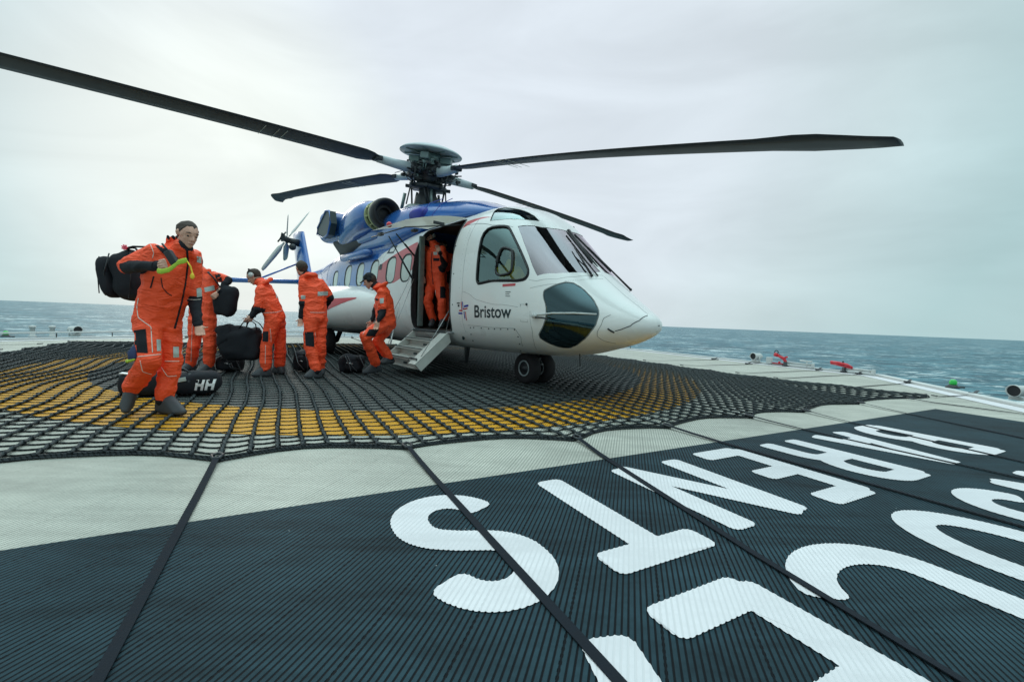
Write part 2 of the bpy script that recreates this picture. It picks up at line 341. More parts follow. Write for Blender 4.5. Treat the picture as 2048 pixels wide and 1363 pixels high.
# deck slab
bm = BM(); top = [bm.verts.new(p) for p in octa(10.8, 0)]; bot = [bm.verts.new(p) for p in octa(10.6, -0.6)]
bm.faces.new(top); bm.faces.new(bot[::-1])
for k in range(8): bm.faces.new((top[k], bot[k], bot[(k + 1) % 8], top[(k + 1) % 8]))
bmesh.ops.recalc_face_normals(bm, faces=bm.faces)
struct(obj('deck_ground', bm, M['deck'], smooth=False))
def disc(r0_, r1_, z, m, name):
    bm = BM(); N = 160; A = []
    for k in range(N):
        a = 2 * math.pi * k / N; c, s_ = math.cos(a), math.sin(a)
        A.append((bm.verts.new(DW(DC[0] + r0_ * c, DC[1] + r0_ * s_, z)), bm.verts.new(DW(DC[0] + r1_ * c, DC[1] + r1_ * s_, z))))
    for k in range(N):
        a, b = A[k], A[(k + 1) % N]; bm.faces.new((a[0], a[1], b[1], b[0]))
    bmesh.ops.recalc_face_normals(bm, faces=bm.faces)
    bm.faces.ensure_lookup_table()
    if bm.faces[0].normal.z < 0: bmesh.ops.reverse_faces(bm, faces=bm.faces)
    return struct(obj(name, bm, m, smooth=False))
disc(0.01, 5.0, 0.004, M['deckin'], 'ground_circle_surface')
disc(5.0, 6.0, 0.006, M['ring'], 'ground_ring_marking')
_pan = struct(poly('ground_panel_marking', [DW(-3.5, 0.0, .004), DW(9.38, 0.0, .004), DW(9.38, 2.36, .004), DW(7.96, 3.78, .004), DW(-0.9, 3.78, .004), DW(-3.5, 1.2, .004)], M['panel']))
# white painted edge and raised kerb round the deck
bm = BM(); o8, i8 = octa(10.8, .05), octa(10.62, .05)
o0, i0 = octa(10.8, -.3), octa(10.62, .0)
for k in range(8):
    q = (k + 1) % 8
    for a, b, c, d in ((o8[k], o8[q], i8[q], i8[k]), (i8[k], i8[q], i0[q], i0[k]), (o0[k], o0[q], o8[q], o8[k])):
        bm.faces.new([bm.verts.new(v) for v in (a, b, c, d)])
bmesh.ops.remove_doubles(bm, verts=bm.verts, dist=1e-4); bmesh.ops.recalc_face_normals(bm, faces=bm.faces)
struct(obj('deck_kerb', bm, M['edge'], smooth=False))
o8, i8 = octa(10.6, .006), octa(10.28, .006)
bm = BM()
for k in range(8):
    q = (k + 1) % 8; bm.faces.new([bm.verts.new(v) for v in (i8[k], i8[q], o8[q], o8[k])])
bmesh.ops.remove_doubles(bm, verts=bm.verts, dist=1e-4); bmesh.ops.recalc_face_normals(bm, faces=bm.faces); bm.faces.ensure_lookup_table()
if bm.faces[0].normal.z < 0: bmesh.ops.reverse_faces(bm, faces=bm.faces)
struct(obj('ground_edge_marking', bm, M['letter'], smooth=False))
# safety netting frame hanging outside the kerb
ot, it = octa(12.1, -.25), octa(10.85, -.12); so = thing('perimeter_safety_net', 'white tubular safety net frame running round outside the deck edge', 'safety net')
bm = BM()
for k in range(8):
    q = (k + 1) % 8; tube(bm, [ot[k], ot[q]], .03, 6)
    for j in range(7):
        f = j / 6; tube(bm, [it[k].lerp(it[q], f), ot[k].lerp(ot[q], f)], .025, 6)
obj('frame', bm, M['edge'], so)
bm = BM()
for k in range(8):
    q = (k + 1) % 8
    for j in range(1, 10):
        f = j / 10; tube(bm, [it[k].lerp(ot[k], f), it[q].lerp(ot[q], f)], .006, 3)
    for j in range(40):
        f = j / 40; tube(bm, [it[k].lerp(it[q], f), ot[k].lerp(ot[q], f)], .006, 3)
obj('netting', bm, M['dark'], so)

# ---------------------------------------------------------------- painted name, two rows of stroke letters
def arc(cx, cy, rx, ry, a0, a1, n=14): return [(cx + rx * math.cos(R(a0 + (a1 - a0) * i / n)), cy + ry * math.sin(R(a0 + (a1 - a0) * i / n))) for i in range(n + 1)]
SW = 0.184
LET = {   # unit box width w, height 1, centre-line strokes (x in metres across, y 0..1 of height inside the stroke margin)
 'B': (.64, [[(0, 0), (0, 1)], [(0, 1)] + arc(.27, .755, .20, .245, 90, -90) + [(0, .51)], [(0, .51)] + arc(.27, .255, .21, .255, 90, -90) + [(0, 0)], [(0, .50), (.30, .50)]]),
 'A': (.72, [[(0, 0), (.27, 1)], [(.54, 0), (.27, 1)], [(.09, .27), (.45, .27)]]),
 'R': (.63, [[(0, 0), (0, 1)], [(0, 1)] + arc(.26, .74, .20, .26, 90, -90) + [(0, .48)], [(.22, .48)] + arc(.28, .28, .17, .20, 80, 0) + [(.46, 0)]]),
 'E': (.58, [[(.42, 0), (0, 0)], [(0, 0), (0, 1)], [(0, 1), (.42, 1)], [(0, .52), (.36, .52)]]),
 'N': (.70, [[(0, 0), (0, 1)], [(.0, 1), (.52, 0)], [(.52, 0), (.52, 1)]]),
 'T': (.64, [[(0, 1), (.50, 1)], [(.25, 1), (.25, 0)]]),
 'S': (.60, [arc(.215, .765, .215, .235, 20, 180) + arc(.215, .73, .215, .20, 190, 250, 6) + [(.26, .49)] + arc(.215, .27, .215, .21, 60, 0, 6) + arc(.215, .235, .215, .235, -5, -160)]),
 'O': (.66, [arc(.24, .5, .24, .5, 90, 450, 36)]),
 'C': (.62, [arc(.24, .72, .24, .28, 25, 180) + arc(.24, .28, .24, .28, 180, 335)]),
}
def letter_bm(ch, s0, t0, h, wd):
    """s0: s of the letter's reading-left side; letters read towards -s, their tops point towards +t"""
    w, strokes = LET[ch]; kx = (wd - SW) / (w - .16); m = SW / 2
    for st in strokes:
        pts = []
        for x, y in st: pts.append(V((s0 - m - x * kx, t0 + m + y * (h - 2 * m), 0)))
        closed = (pts[0] - pts[-1]).length < 1e-4
        if closed: pts = pts[:-1]
        # resample lightly and sweep a round-ended ribbon
        N = len(pts); L, Rr = [], []
        for i in range(N):
            a = pts[i - 1] if (i or closed) else pts[i]; b = pts[(i + 1) % N] if (i < N - 1 or closed) else pts[i]
            d1 = (pts[i] - a); d2 = (b - pts[i])
            if d1.length < 1e-6: d1 = d2
            if d2.length < 1e-6: d2 = d1
            d1 = d1.normalized(); d2 = d2.normalized(); d = (d1 + d2); d = d.normalized() if d.length > 1e-4 else d1
            nrm = V((-d.y, d.x, 0)); cosn = max(.72, d.dot(d2)); L.append(pts[i] + nrm * m / cosn); Rr.append(pts[i] - nrm * m / cosn)
        for i in range(N if closed else N - 1):
            j = (i + 1) % N; yield [L[i], L[j], Rr[j], Rr[i]]
        if not closed:
            for p, d in ((pts[0], pts[0] - pts[1]), (pts[-1], pts[-1] - pts[-2])):
                d = d.normalized(); n_ = V((-d.y, d.x, 0))
                for (w0, h0), (w1, h1) in (((1, 0), (.93, .018)), ((.93, .018), (.78, .034)), ((.78, .034), (.5, .042))): yield [p + n_ * m * w0 + d * h0, p - n_ * m * w0 + d * h0, p - n_ * m * w1 + d * h1, p + n_ * m * w1 + d * h1]
def inq(c, Q):
    for i in range(4):
        a, b = Q[i], Q[(i + 1) % 4]
        if (b.x - a.x) * (c.y - a.y) - (b.y - a.y) * (c.x - a.x) < -1e-9: return False
    return True
def serrate(bm, amp=.0028, step=.0045, ymax=7.0):
    """paint on ridges ends a little further out on the crests than in the grooves"""
    for e in [e for e in bm.edges if e.is_boundary]:
        m_ = (e.verts[0].co + e.verts[1].co) / 2
        n = int(e.calc_length() / (step if m_.y < 3.5 else step * 2.2))
        if n > 1 and m_.y < ymax: bmesh.ops.subdivide_edges(bm, edges=[e], cuts=min(n, 900))
    rd = V((math.cos(RIBA), math.sin(RIBA), 0))
    for v in bm.verts:
        if any(e.is_boundary for e in v.link_edges):
            f = (v.co.x * math.sin(RIBA) / .0222 - v.co.y * math.cos(RIBA) / .0222) % 1.0; t = abs(f - .5)
            v.co -= rd * amp * (1 - 2 * smstep(.24, .42, t))
    bmesh.ops.triangulate(bm, faces=[f for f in bm.faces if len(f.verts) > 4])
def row(word, spans, t0, h, name):
    vs, fs = [], []
    for ch, (sa, sb) in zip(word, spans):
        for q in letter_bm(ch, sb, t0, h, sb - sa):
            ar = sum(q[i].x * q[(i + 1) % 4].y - q[(i + 1) % 4].x * q[i].y for i in range(4))
            if abs(ar) < 1e-7: continue
            if ar < 0: q = q[::-1]
            fs.append(list(range(len(vs), len(vs) + 4))); vs += [V((p.x, p.y)) for p in q]
    res = delaunay_2d_cdt(vs, [], fs, 1, 1e-5)
    bm = BM(); bv = [bm.verts.new(DW(p.x, p.y, .008)) for p in res[0]]
    for f in res[2]:
        c = sum((res[0][i] for i in f), V((0, 0))) / len(f)
        if not any(inq(c, [vs[i] for i in q]) for q in fs): continue                                       # inside of a counter
        g = bm.faces.new([bv[i] for i in f]); g.normal_update()
        if g.normal.z < 0: g.normal_flip()
    bmesh.ops.delete(bm, geom=[v for v in bm.verts if not v.link_faces], context='VERTS')
    serrate(bm)
    return struct(obj(name, bm, M['letter'], smooth=False))
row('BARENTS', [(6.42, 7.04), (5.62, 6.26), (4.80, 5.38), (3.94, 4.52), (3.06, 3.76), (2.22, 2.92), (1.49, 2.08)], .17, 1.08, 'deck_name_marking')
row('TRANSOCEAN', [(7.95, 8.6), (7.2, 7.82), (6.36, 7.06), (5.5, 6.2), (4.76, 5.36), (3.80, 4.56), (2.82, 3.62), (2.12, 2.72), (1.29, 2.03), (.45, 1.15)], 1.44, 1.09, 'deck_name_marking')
# ---------------------------------------------------------------- rope landing net
def net_front(s):
    pts = ((-4.2, -2.0), (-.53, -1.38), (.66, -.98), (1.92, -.78), (3.35, -.50), (4.53, -.54), (5.91, -.56), (7.0, -.52), (8.73, -.6), (10.04, -.52), (11.2, -.35))
    for (a, b), (c, d) in zip(pts, pts[1:]):
        if s <= c: return b + (d - b) * (s - a) / (c - a)
    return -.35
SP = [-1.9, -.62, .66, 1.92, 3.35, 4.53, 5.91, 7.0, 8.6, 10.04, 11.1]      # where the straps pull the front edge
def scallop(x, P, amp):
    for a, b in zip(P, P[1:]):
        if a <= x <= b: return amp * math.sin(math.pi * (x - a) / (b - a)) ** .8
    return 0
NS, NT = 80, 78; S0, S1, T1 = -3.7, 10.3, -13.2
RP_ = [-13.2 + 1.26 * i for i in range(11)]
def node(i, j):
    """i along s, j from the front edge to the back"""
    u, v = i / NS, j / NT
    s = S0 + (S1 - S0) * u; tf = net_front(s)
    t = tf + (T1 - tf) * v
    fr = math.exp(-v * NT / 3.2); bk = math.exp(-(1 - v) * NT / 3.2); rt_ = math.exp(-(1 - u) * NS / 3.0); lf = math.exp(-u * NS / 3.0)
    t -= scallop(s, SP, .20) * fr; t += scallop(s, SP, .18) * bk
    s -= scallop(t, RP_, .22) * rt_; s += scallop(t, RP_, .2) * lf
    s += .75 * smstep(.93, 1, u) * smstep(.25, 0, v)                       # stretched near corner on the right
    w = noise.noise(V((s * .38, t * .42, 3.1))) * 1.2 + .18 * noise.noise(V((s * 1.5, t * 1.5, 5.1))); w2 = noise.noise(V((s * .5, t * .5, 9.7)))
    edge = min(1, 6 * min(u, 1 - u, v + .02, 1 - v))
    amp = .05 + .22 * smstep(2.0, -2.5, s)
    return s + amp * w * edge, t + .10 * w2 * edge
ND = {}
for i in range(NS + 1):
    for j in range(NT + 1): ND[i, j] = node(i, j)
def rope_pts(idx, z0, sub, sag, nearrope=True):
    out = []; rad = []
    P = [ND[k] for k in idx]; n = len(P)
    sub0 = sub
    for k in range(n - 1):
        sub = sub0 + 4 if (nearrope and DW(P[k][0], P[k][1]).y < 5.2) else sub0
        a, b = P[k], P[k + 1]; pm = P[max(0, k - 1)]; pn = P[min(n - 1, k + 2)]
        for q in range(sub):
            f = q / sub
            h = [0.5 * (2 * a[c] + (b[c] - pm[c]) * f + (2 * pm[c] - 5 * a[c] + 4 * b[c] - pn[c]) * f * f + (3 * a[c] - pm[c] - 3 * b[c] + pn[c]) * f ** 3) for c in (0, 1)]
            near = smstep(6, 0, -h[1] )
            out.append((h[0], h[1] + sag * math.sin(math.pi * f), z0 - .004 * math.sin(math.pi * f)))
            rad.append(q)
    out.append((P[-1][0], P[-1][1], z0)); rad.append(0)
    return out, rad
def rope(bm, idx, z0, r, sub=4, sag=0.0, n=5):
    pts, q = rope_pts(idx, z0, sub, sag)
    W = [DW(x, t, z) for x, t, z in pts]
    rr = [r * (1.28 if k == 0 else (.86 if k % 2 else 1.06) * random.uniform(.94, 1.06)) for k in q]
    tube(bm, W, rr, n)
nroot = thing('landing_net', 'dark knotted rope net stretched over the deck under the helicopter', 'landing net', DW(3.3, -7, 0))
def unroot(o, root): o.matrix_parent_inverse = root.matrix_basis.inverted(); return o
bm = BM()
for j in range(0, NT + 1): rope(bm, [(i, j) for i in range(NS + 1)], .011, .0076, 3, .014 if j else 0)
unroot(obj('cross_ropes', bm, M['rope'], nroot), nroot)['kind'] = 'stuff'
bm = BM()
for i in range(0, NS + 1): rope(bm, [(i, j) for j in range(NT + 1)], .025, .0128, 3)
unroot(obj('long_ropes', bm, M['rope2'], nroot), nroot)['kind'] = 'stuff'
bm = BM()
for (i, j), (s, t) in ND.items():
    p = DW(s, t, .024)
    if p.y < 9: 
        for q in range(2 if p.y < 6 else 1):
            tt = BM(); bmesh.ops.create_icosphere(tt, subdivisions=1, radius=.020 if p.x < 1.5 else .015, matrix=Matrix.Translation(p + V((random.uniform(-.008, .008), random.uniform(-.008, .008), .002))) @ Matrix.Rotation(A1 + random.uniform(.2, 1.2), 4, 'Z') @ Matrix.Diagonal((.75, 1.25, .8, 1))); join(bm, tt)
unroot(obj('knots', bm, M['rope'], nroot), nroot)['kind'] = 'stuff'
bm = BM()                                                                    # border rope
bord = [(i, 0) for i in range(NS + 1)] + [(NS, j) for j in range(1, NT + 1)] + [(i, NT) for i in range(NS - 1, -1, -1)] + [(0, j) for j in range(NT - 1, 0, -1)]
tube(bm, [DW(*ND[k], .014) + V((0, 0, .004 * (q % 2))) for q, k in enumerate(bord)], .012, 6, closed=True)
tube(bm, [DW(ND[k][0] * 1.0, ND[k][1] + .03 * (1 + .5 * math.sin(q * 1.3)), .012) for q, k in enumerate(bord)], .009, 5, closed=True)
unroot(obj('border_rope', bm, M['rope'], nroot), nroot)

# tie-down straps from the net border to the deck edge
def strap(a, b, label, w=.036, rat=True, kink=None):
    a, b = V(a), V(b); root = thing('tie_down_strap', label, 'strap', a, 0, 'straps tying the net to the deck edge')
    P = [a, b] if kink is None else [a, V(kink), b]; pts = []
    for p, q in zip(P, P[1:]):
        n = 14
        for k in range(n): pts.append(p.lerp(q, k / n))
    pts.append(P[-1]); bm = BM(); rows = []
    for k, p in enumerate(pts):
        d = (pts[min(k + 1, len(pts) - 1)] - pts[max(k - 1, 0)]).normalized(); s = V((-d.y, d.x, 0)).normalized(); f = k / (len(pts) - 1)
        z = .030 - .018 * smstep(0, .12, f) + .02 * smstep(.9, 1, f); tw = .15 * math.sin(f * 5 + a.x)
        u = (s + V((0, 0, tw))).normalized() * w / 2; c = p + V((0, 0, z - a.z * 0)) ; t_ = V((0, 0, .0035))
        rows.append([bm.verts.new(c - u), bm.verts.new(c + u), bm.verts.new(c + u + t_), bm.verts.new(c - u + t_)])
    for r0_, r1_ in zip(rows, rows[1:]):
        for k in range(4): bm.faces.new((r0_[k], r0_[(k + 1) % 4], r1_[(k + 1) % 4], r1_[k]))
    bm.faces.new(rows[0][::-1]); bm.faces.new(rows[-1]); bmesh.ops.recalc_face_normals(bm, faces=bm.faces)
    unroot(obj('webbing', bm, M['strap'], root, smooth=False), root)
    d = (b - a).normalized(); ang = math.atan2(d.y, d.x); Rm = Matrix.Rotation(ang, 3, 'Z')
    bm = BM(); tube(bm, [a + V((0, 0, .03)) + Rm @ V(q) for q in ((.03, .02, 0), (-.03, .035, .005), (-.06, 0, .01), (-.03, -.035, .005), (.03, -.02, 0))], .011, 6, closed=True)
    unroot(obj('hook', bm, M['dark'], root), root)
    if rat:
        bm = BM(); c = b - d * .22
        box(bm, c + V((0, 0, .035)), (.17, .06, .03), Rm, .006); box(bm, c + d * .07 + V((0, 0, .06)), (.16, .05, .012), Rm @ Matrix.Rotation(R(-18), 3, 'Y'), .003)
        tube(bm, [c - d * .05 - Rm @ V((0, .05, 0)) + V((0, 0, .04)), c - d * .05 + Rm @ V((0, .05, 0)) + V((0, 0, .04))], .02, 8)
        tube(bm, [c + d * .08 + V((0, 0, .03)), b + V((0, 0, .02))], .012, 6)
        unroot(obj('ratchet', bm, M['dark'], root), root)
    return root
ORD = ['crossing the pale deck at the left of the dark panel', 'crossing the upper curve of the white letter S', 'crossing the letter N towards the letter C', 'passing between the letters E and R',
       'crossing the letter A of the first row', 'beside the letter B of the first row', 'just beyond the letter B on the dark panel', 'at the far right corner of the dark panel']
for lab, a, b, kk in ((ORD[0], (.66, -.98), (.45, 3.55), None), (ORD[1], (1.92, -.78), (1.82, 3.6), None), (ORD[2], (3.35, -.5), (2.55, 3.6), (2.94, 1.36)), (ORD[3], (4.53, -.54), (4.72, 3.6), None),
                     (ORD[4], (5.91, -.56), (5.9, 3.6), None), (ORD[5], (7.0, -.5), (5.9 + .2, 3.6), None), (ORD[6], (8.6, -.58), (7.0, 3.6), None), (ORD[7], (10.04, -.5), (10.3, 1.4), None)):
    strap(DW(*a), DW(*b), 'black webbing strap ' + lab, kink=DW(*kk) if kk else None)
def tocoord(p): d = V((p[0], p[1], 0)) - P0; return d.dot(E1), d.dot(E2)
RS_ = [('nearest the green light', (10.95, -.6), (8.62, 8.04)), ('second back from the green light', (6.83, 8.54), (8.81, 9.62)), ('ending at the rusty end of the white pipes', (6.16, 9.34), (8.97, 11.18)),
       ('ending below the flat red fire monitor', (5.14, 9.78), (8.45, 11.9)), ('ending below the upright red fire monitor', (4.77, 11.41), (7.13, 12.97)), ('ending beside the round floodlight', (4.13, 12.97), (6.72, 14.25))]
for lab, a, b in RS_:
    a = DW(*a) if a[0] > 10 else V((a[0], a[1], 0))
    # start on the net's right border at the strap's own t
    sa, ta = tocoord(b); st = DW(S1 + .15 if lab[:4] != 'near' else 10.95, max(-12, min(-.5, ta + (.0 if lab[:4] != 'near' else 1.0))))
    sb = V((b[0], b[1], 0)); strap(st, sb, 'thin dark strap over the pale deck ' + lab, w=.028)
for k, (s, t) in enumerate(((-1.5, -15.9), (1.2, -17.2), (4.0, -17.2), (6.8, -17.2), (9.2, -16.0))):
    strap(DW(min(max(s, -3), 10), -13.25), DW(s, t), 'thin dark strap behind the helicopter at the far deck edge', w=.028)
for k, (t) in enumerate((-12.0, -10.2, -8.4)):
    strap(DW(-3.85, t), DW([-6.6, -7.0, -7.0][k], t + .1), 'thin dark strap over the pale deck at the left edge', w=.028)

# ---------------------------------------------------------------- things on the deck edge
def floodlight(p, ang, label, sc_=1.0):
    r = thing('floodlight', label, 'floodlight', p, ang, 'floodlights on the deck edge')
    bm = BM(); lathe(bm, [(.0, -.2), (.07, -.2), (.095, -.15), (.095, .1), (.11, .12), (.11, .16), (.098, .165), (.098, .13), (0, .125)], 20, (1, 0, 0), (0, 0, .17), mis=[0, 0, 0, 0, 0, 0, 0, 1])
    obj('housing', bm, [M['edge'], M['black']], r); bm = BM(); lathe(bm, [(0, .135), (.097, .135)], 20, (1, 0, 0), (0, 0, .17)); obj('lens', bm, M['black'], r)
    bm = BM(); box(bm, (0, 0, .03), (.16, .2, .06), None, .01); box(bm, (0, .11, .1), (.04, .012, .16)); box(bm, (0, -.11, .1), (.04, .012, .16)); obj('bracket', bm, M['edge'], r); r.scale = (sc_,) * 3
    return r
def mark(p, label, col='green'):
    r = thing('perimeter_light', label, 'perimeter light', p, 0, 'green lights round the deck')
    bm = BM(); lathe(bm, [(0, .06), (.05, .06), (.06, .09), (.058, .13), (.03, .165), (0, .17)], 18); obj('lens', bm, M['greenlens'], r)
    bm = BM(); lathe(bm, [(0, 0), (.11, 0), (.11, .02), (.07, .04), (.065, .062), (0, .062)], 18); box(bm, (.12, 0, .015), (.2, .05, .03), None, .004); obj('base', bm, M['dark'], r)
edge_pt = lambda x, y, z=.05: (x, y, z)
mark(edge_pt(8.70, 8.62), 'small green light on the kerb near the right side of the deck')
mark(edge_pt(-13.55, 11.75), 'small green light on the kerb at the far left')
floodlight((7.55, 13.55, .05), R(205), 'round floodlight with a dark face, right of the helicopter nose')
floodlight((8.62, 7.42, .02), R(195), 'round floodlight with a dark face at the right border of the photo', .95)
floodlight((-12.95, 13.0, .05), R(-20), 'round floodlight with a dark face at the far left deck edge', 1.1)
for q, lab in (((-13.6, 12.45), 'white stubby post nearest the green light at the left'), ((-13.35, 12.75), 'white stubby post closest to the left floodlight')):
    r = thing('edge_post', lab, 'post', (*q, .03), 0, 'white posts on the left deck edge')
    bm = BM(); lathe(bm, [(0, 0), (.09, 0), (.09, .02), (.055, .03), (.055, .24), (.075, .25), (.075, .31), (0, .33)], 14); obj('pipe', bm, M['edge'], r)
def monitor(p, ang, label, up):
    r = thing('fire_monitor', label, 'fire monitor', p, ang, 'red fire monitors on the deck edge')
    bm = BM()
    if up:
        tube(bm, [(0, 0, .05), (0, 0, .18), (-.05, 0, .26), (-.18, 0, .32), (-.34, 0, .38)], [.06, .06, .065, .06, .05], 12); tube(bm, [(-.3, 0, .37), (-.42, 0, .41)], [.07, .085], 12); box(bm, (-.02, 0, .3), (.2, .1, .06), Matrix.Rotation(R(-28), 3, 'Y').to_3x3(), .01)
    else:
        tube(bm, [(.30, 0, .17), (.1, 0, .25), (-.2, 0, .29), (-.5, 0, .29)], [.035, .045, .045, .055], 10); tube(bm, [(.3, 0, .14), (-.2, 0, .21), (-.5, 0, .25)], [.03, .035, .04], 8); box(bm, (-.1, 0, .25), (.35, .09, .03), None, .008)
    obj('barrel', bm, M['firered'], r)
    bm = BM()
    if up: tube(bm, [(-.36 + .07 * math.cos(a), 0, .50 + .07 * math.sin(a)) for a in [k * math.pi / 6 for k in range(12)]], .018, 6, closed=True); tube(bm, [(-.3, 0, .40), (-.36, 0, .45)], .02, 6); tube(bm, [(-.25, 0, .42), (-.05, 0, .30)], .02, 6)
    else: tube(bm, [(-.05, 0, .27), (-.05, 0, .35)], .025, 8); ball(bm, (-.05, 0, .35), .03)
    obj('handwheel', bm, M['dark'], r)
    bm = BM(); lathe(bm, [(0, -.02), (.11, -.02), (.11, .02), (.06, .03), (.06, .14), (0, .14)], 14); obj('flange', bm, M['dark'], r)
    bm = BM()
    for dz, x1 in ((.07, 1.0), (.13, .95)): tube(bm, [(.05, .03, dz), (x1, .03, dz)], .028, 8)
    if up: tube(bm, [(.55, .0, .24), (.98, 0, .24)], .03, 8); tube(bm, [(.8, 0, 0), (.8, 0, .22)], .02, 6)
    box(bm, (1.0, .03, .09), (.06, .14, .16), None, .01); obj('pipework', bm, M['edge'], r); r.scale = (.72,) * 3
monitor((7.95, 12.75, .04), R(-58), 'upright red fire monitor with a dark handwheel on the deck edge', True)
monitor((8.72, 11.5, .04), R(-75), 'low flat red fire monitor with white pipes running along the edge', False)
r = thing('valve_box', 'small pale box with dark fittings on the edge beside the upright fire monitor', 'box', (7.75, 13.2, .03), R(-60))
bm = BM(); box(bm, (0, 0, .1), (.14, .1, .2), None, .01); obj('cover', bm, M['edge'], r)
bm = BM(); tube(bm, [(.1, 0, .04), (.45, 0, .04)], .02, 6); ball(bm, (.3, 0, .07), .035); obj('fitting', bm, M['firered'], r)
def edge_rail(a, b, label):
    a, b = V(a), V(b); r = thing('edge_pipe', label, 'pipe', a, 0, 'white pipes along the far deck edge'); bm = BM(); tube(bm, [a + V((0, 0, .14)), b + V((0, 0, .14))], .022, 8); unroot(obj('pipe', bm, M['edge'], r), r)
    n = max(2, int((b - a).length / 1.3))
    for k in range(n + 1): bm = BM(); p = a.lerp(b, k / n); tube(bm, [p, p + V((0, 0, .13))], .012, 6); unroot(obj('stand', bm, M['dark'], r), r)
o8 = octa(10.7, .05)
srt = sorted(o8, key=lambda p: -p.y)
edge_rail(o8[1].lerp(o8[2], .0) * 0 + DW(14.22, -11.2, .05), DW(9.2, -17.2, .05), 'white pipe on dark stands along the far right deck edge')
edge_rail(DW(6.6, -17.68, .05), DW(-.4, -17.68, .05), 'white pipe on dark stands along the far deck edge behind the tail')
edge_rail(DW(-1.4, -17.2, .05), DW(-6.2, -12.45, .05), 'white pipe on dark stands along the far left deck edge behind the crew')
# ================================================================ helicopter (local frame: x forward from nose gear, y to port, z up)
HROT = R(-50.226)
heli = thing('helicopter', 'white, blue and red helicopter standing on the rope net with its door open', 'helicopter', (0.395, 7.308, 0), HROT)
HM = Matrix.Translation((0.395, 7.308, 0)) @ Matrix.Rotation(HROT, 4, 'Z')
ST = [[2.27,.015,1.05,1.04,1.03,2,2],[2.22,.16,1.14,1.03,.94,2,2],[2.10,.30,1.22,1.03,.87,2.1,2.1],[1.85,.49,1.38,1.02,.77,2.1,2.2],[1.5,.69,1.63,1.05,.67,2.1,2.3],[1.2,.80,1.88,1.08,.59,2.2,2.3],
 [.9,.90,2.17,1.14,.54,2.3,2.5],[.6,.95,2.46,1.2,.52,2.4,2.6],[.3,.99,2.70,1.25,.51,2.5,2.8],[0,1.01,2.85,1.3,.5,2.7,3.0],[-.6,1.04,2.95,1.4,.49,2.9,3.2],[-1.2,1.05,2.92,1.4,.49,3.0,3.3],
 [-3,1.05,2.88,1.4,.49,3.1,3.4],[-6.8,1.05,2.88,1.4,.5,3.1,3.4],[-7.6,1.02,2.86,1.5,.66,2.9,3.0],[-8.6,.9,2.8,1.7,.98,2.6,2.6],[-10,.66,2.7,1.95,1.38,2.3,2.3],[-12,.38,2.6,2.15,1.8,2.1,2.1],[-13.4,.24,2.55,2.25,2.0,2,2],[-13.8,.1,2.45,2.3,2.12,2,2]]
def pchip(X, Y):
    n = len(X); h = [X[i + 1] - X[i] for i in range(n - 1)]; d = [(Y[i + 1] - Y[i]) / h[i] for i in range(n - 1)]; m = [d[0]] + [0] * (n - 2) + [d[-1]]
    for k in range(1, n - 1):
        if d[k - 1] * d[k] > 0:
            a, b = 2 * h[k] + h[k - 1], h[k] + 2 * h[k - 1]; m[k] = (a + b) / (a / d[k - 1] + b / d[k])
    def f(x):
        x = max(X[0], min(X[-1], x)); k = 0
        while k < n - 2 and x > X[k + 1]: k += 1
        t = (x - X[k]) / h[k]
        return (2*t**3-3*t*t+1)*Y[k]+(t**3-2*t*t+t)*h[k]*m[k]+(-2*t**3+3*t*t)*Y[k+1]+(t**3-t*t)*h[k]*m[k+1]
    return f
XI = [math.sqrt(2.27 - r[0]) for r in ST]; XI[0] = 0
PF = [pchip(XI, [r[k] for r in ST]) for k in range(1, 7)]
_c = {}
def par(xi):
    k = round(xi, 5)
    if k not in _c: _c[k] = [f(xi) for f in PF]
    return _c[k]
def SX(xi, th, port=False, off=0.0):
    w, zt, zm, zb, nu, nl = par(xi); c, s = math.cos(th), math.sin(th); n = nu if c >= 0 else nl; h = (zt - zm) if c >= 0 else (zm - zb)
    y = (w + off) * abs(s) ** (2 / n); z = zm + (h + off) * math.copysign(abs(c) ** (2 / n), c)
    return V((2.27 - xi * xi, y if port else -y, z))
def S(x, th, port=False, off=0.0): return SX(math.sqrt(max(0, 2.27 - x)), th, port, off)
def th_at(x, z):
    w, zt, zm, zb, nu, nl = par(math.sqrt(2.27 - x)); up = z >= zm; n = nu if up else nl; h = (zt - zm) if up else (zm - zb); q = min(1, abs(z - zm) / h)
    c = q ** (n / 2); s = max(0, 1 - q ** n) ** .5
    return math.atan2(s, c if up else -c)
def rrect(x0, x1, z0, z1, r, n=4):
    P = []
    for cx, cz, a in ((x1 - r, z1 - r, 0), (x0 + r, z1 - r, 90), (x0 + r, z0 + r, 180), (x1 - r, z0 + r, 270)):
        for k in range(n + 1): q = R(a + 90 * k / n); P.append((cx + r * math.cos(q), cz + r * math.sin(q)))
    return [(x, th_at(x, z)) for x, z in P]
def smooth_poly(P, it=2, keep=.22):
    for _ in range(it):
        Q = []
        for a, b in zip(P, P[1:] + P[:1]):
            Q += [(a[0] + (b[0] - a[0]) * keep, a[1] + (b[1] - a[1]) * keep), (a[0] + (b[0] - a[0]) * (1 - keep), a[1] + (b[1] - a[1]) * (1 - keep))]
        P = Q
    return P
def dens(P, d=.07):
    Q = []
    for a, b in zip(P, P[1:] + P[:1]):
        n = max(1, int(math.hypot(a[0] - b[0], (a[1] - b[1])) / d))
        for k in range(n): Q.append((a[0] + (b[0] - a[0]) * k / n, a[1] + (b[1] - a[1]) * k / n))
    return Q
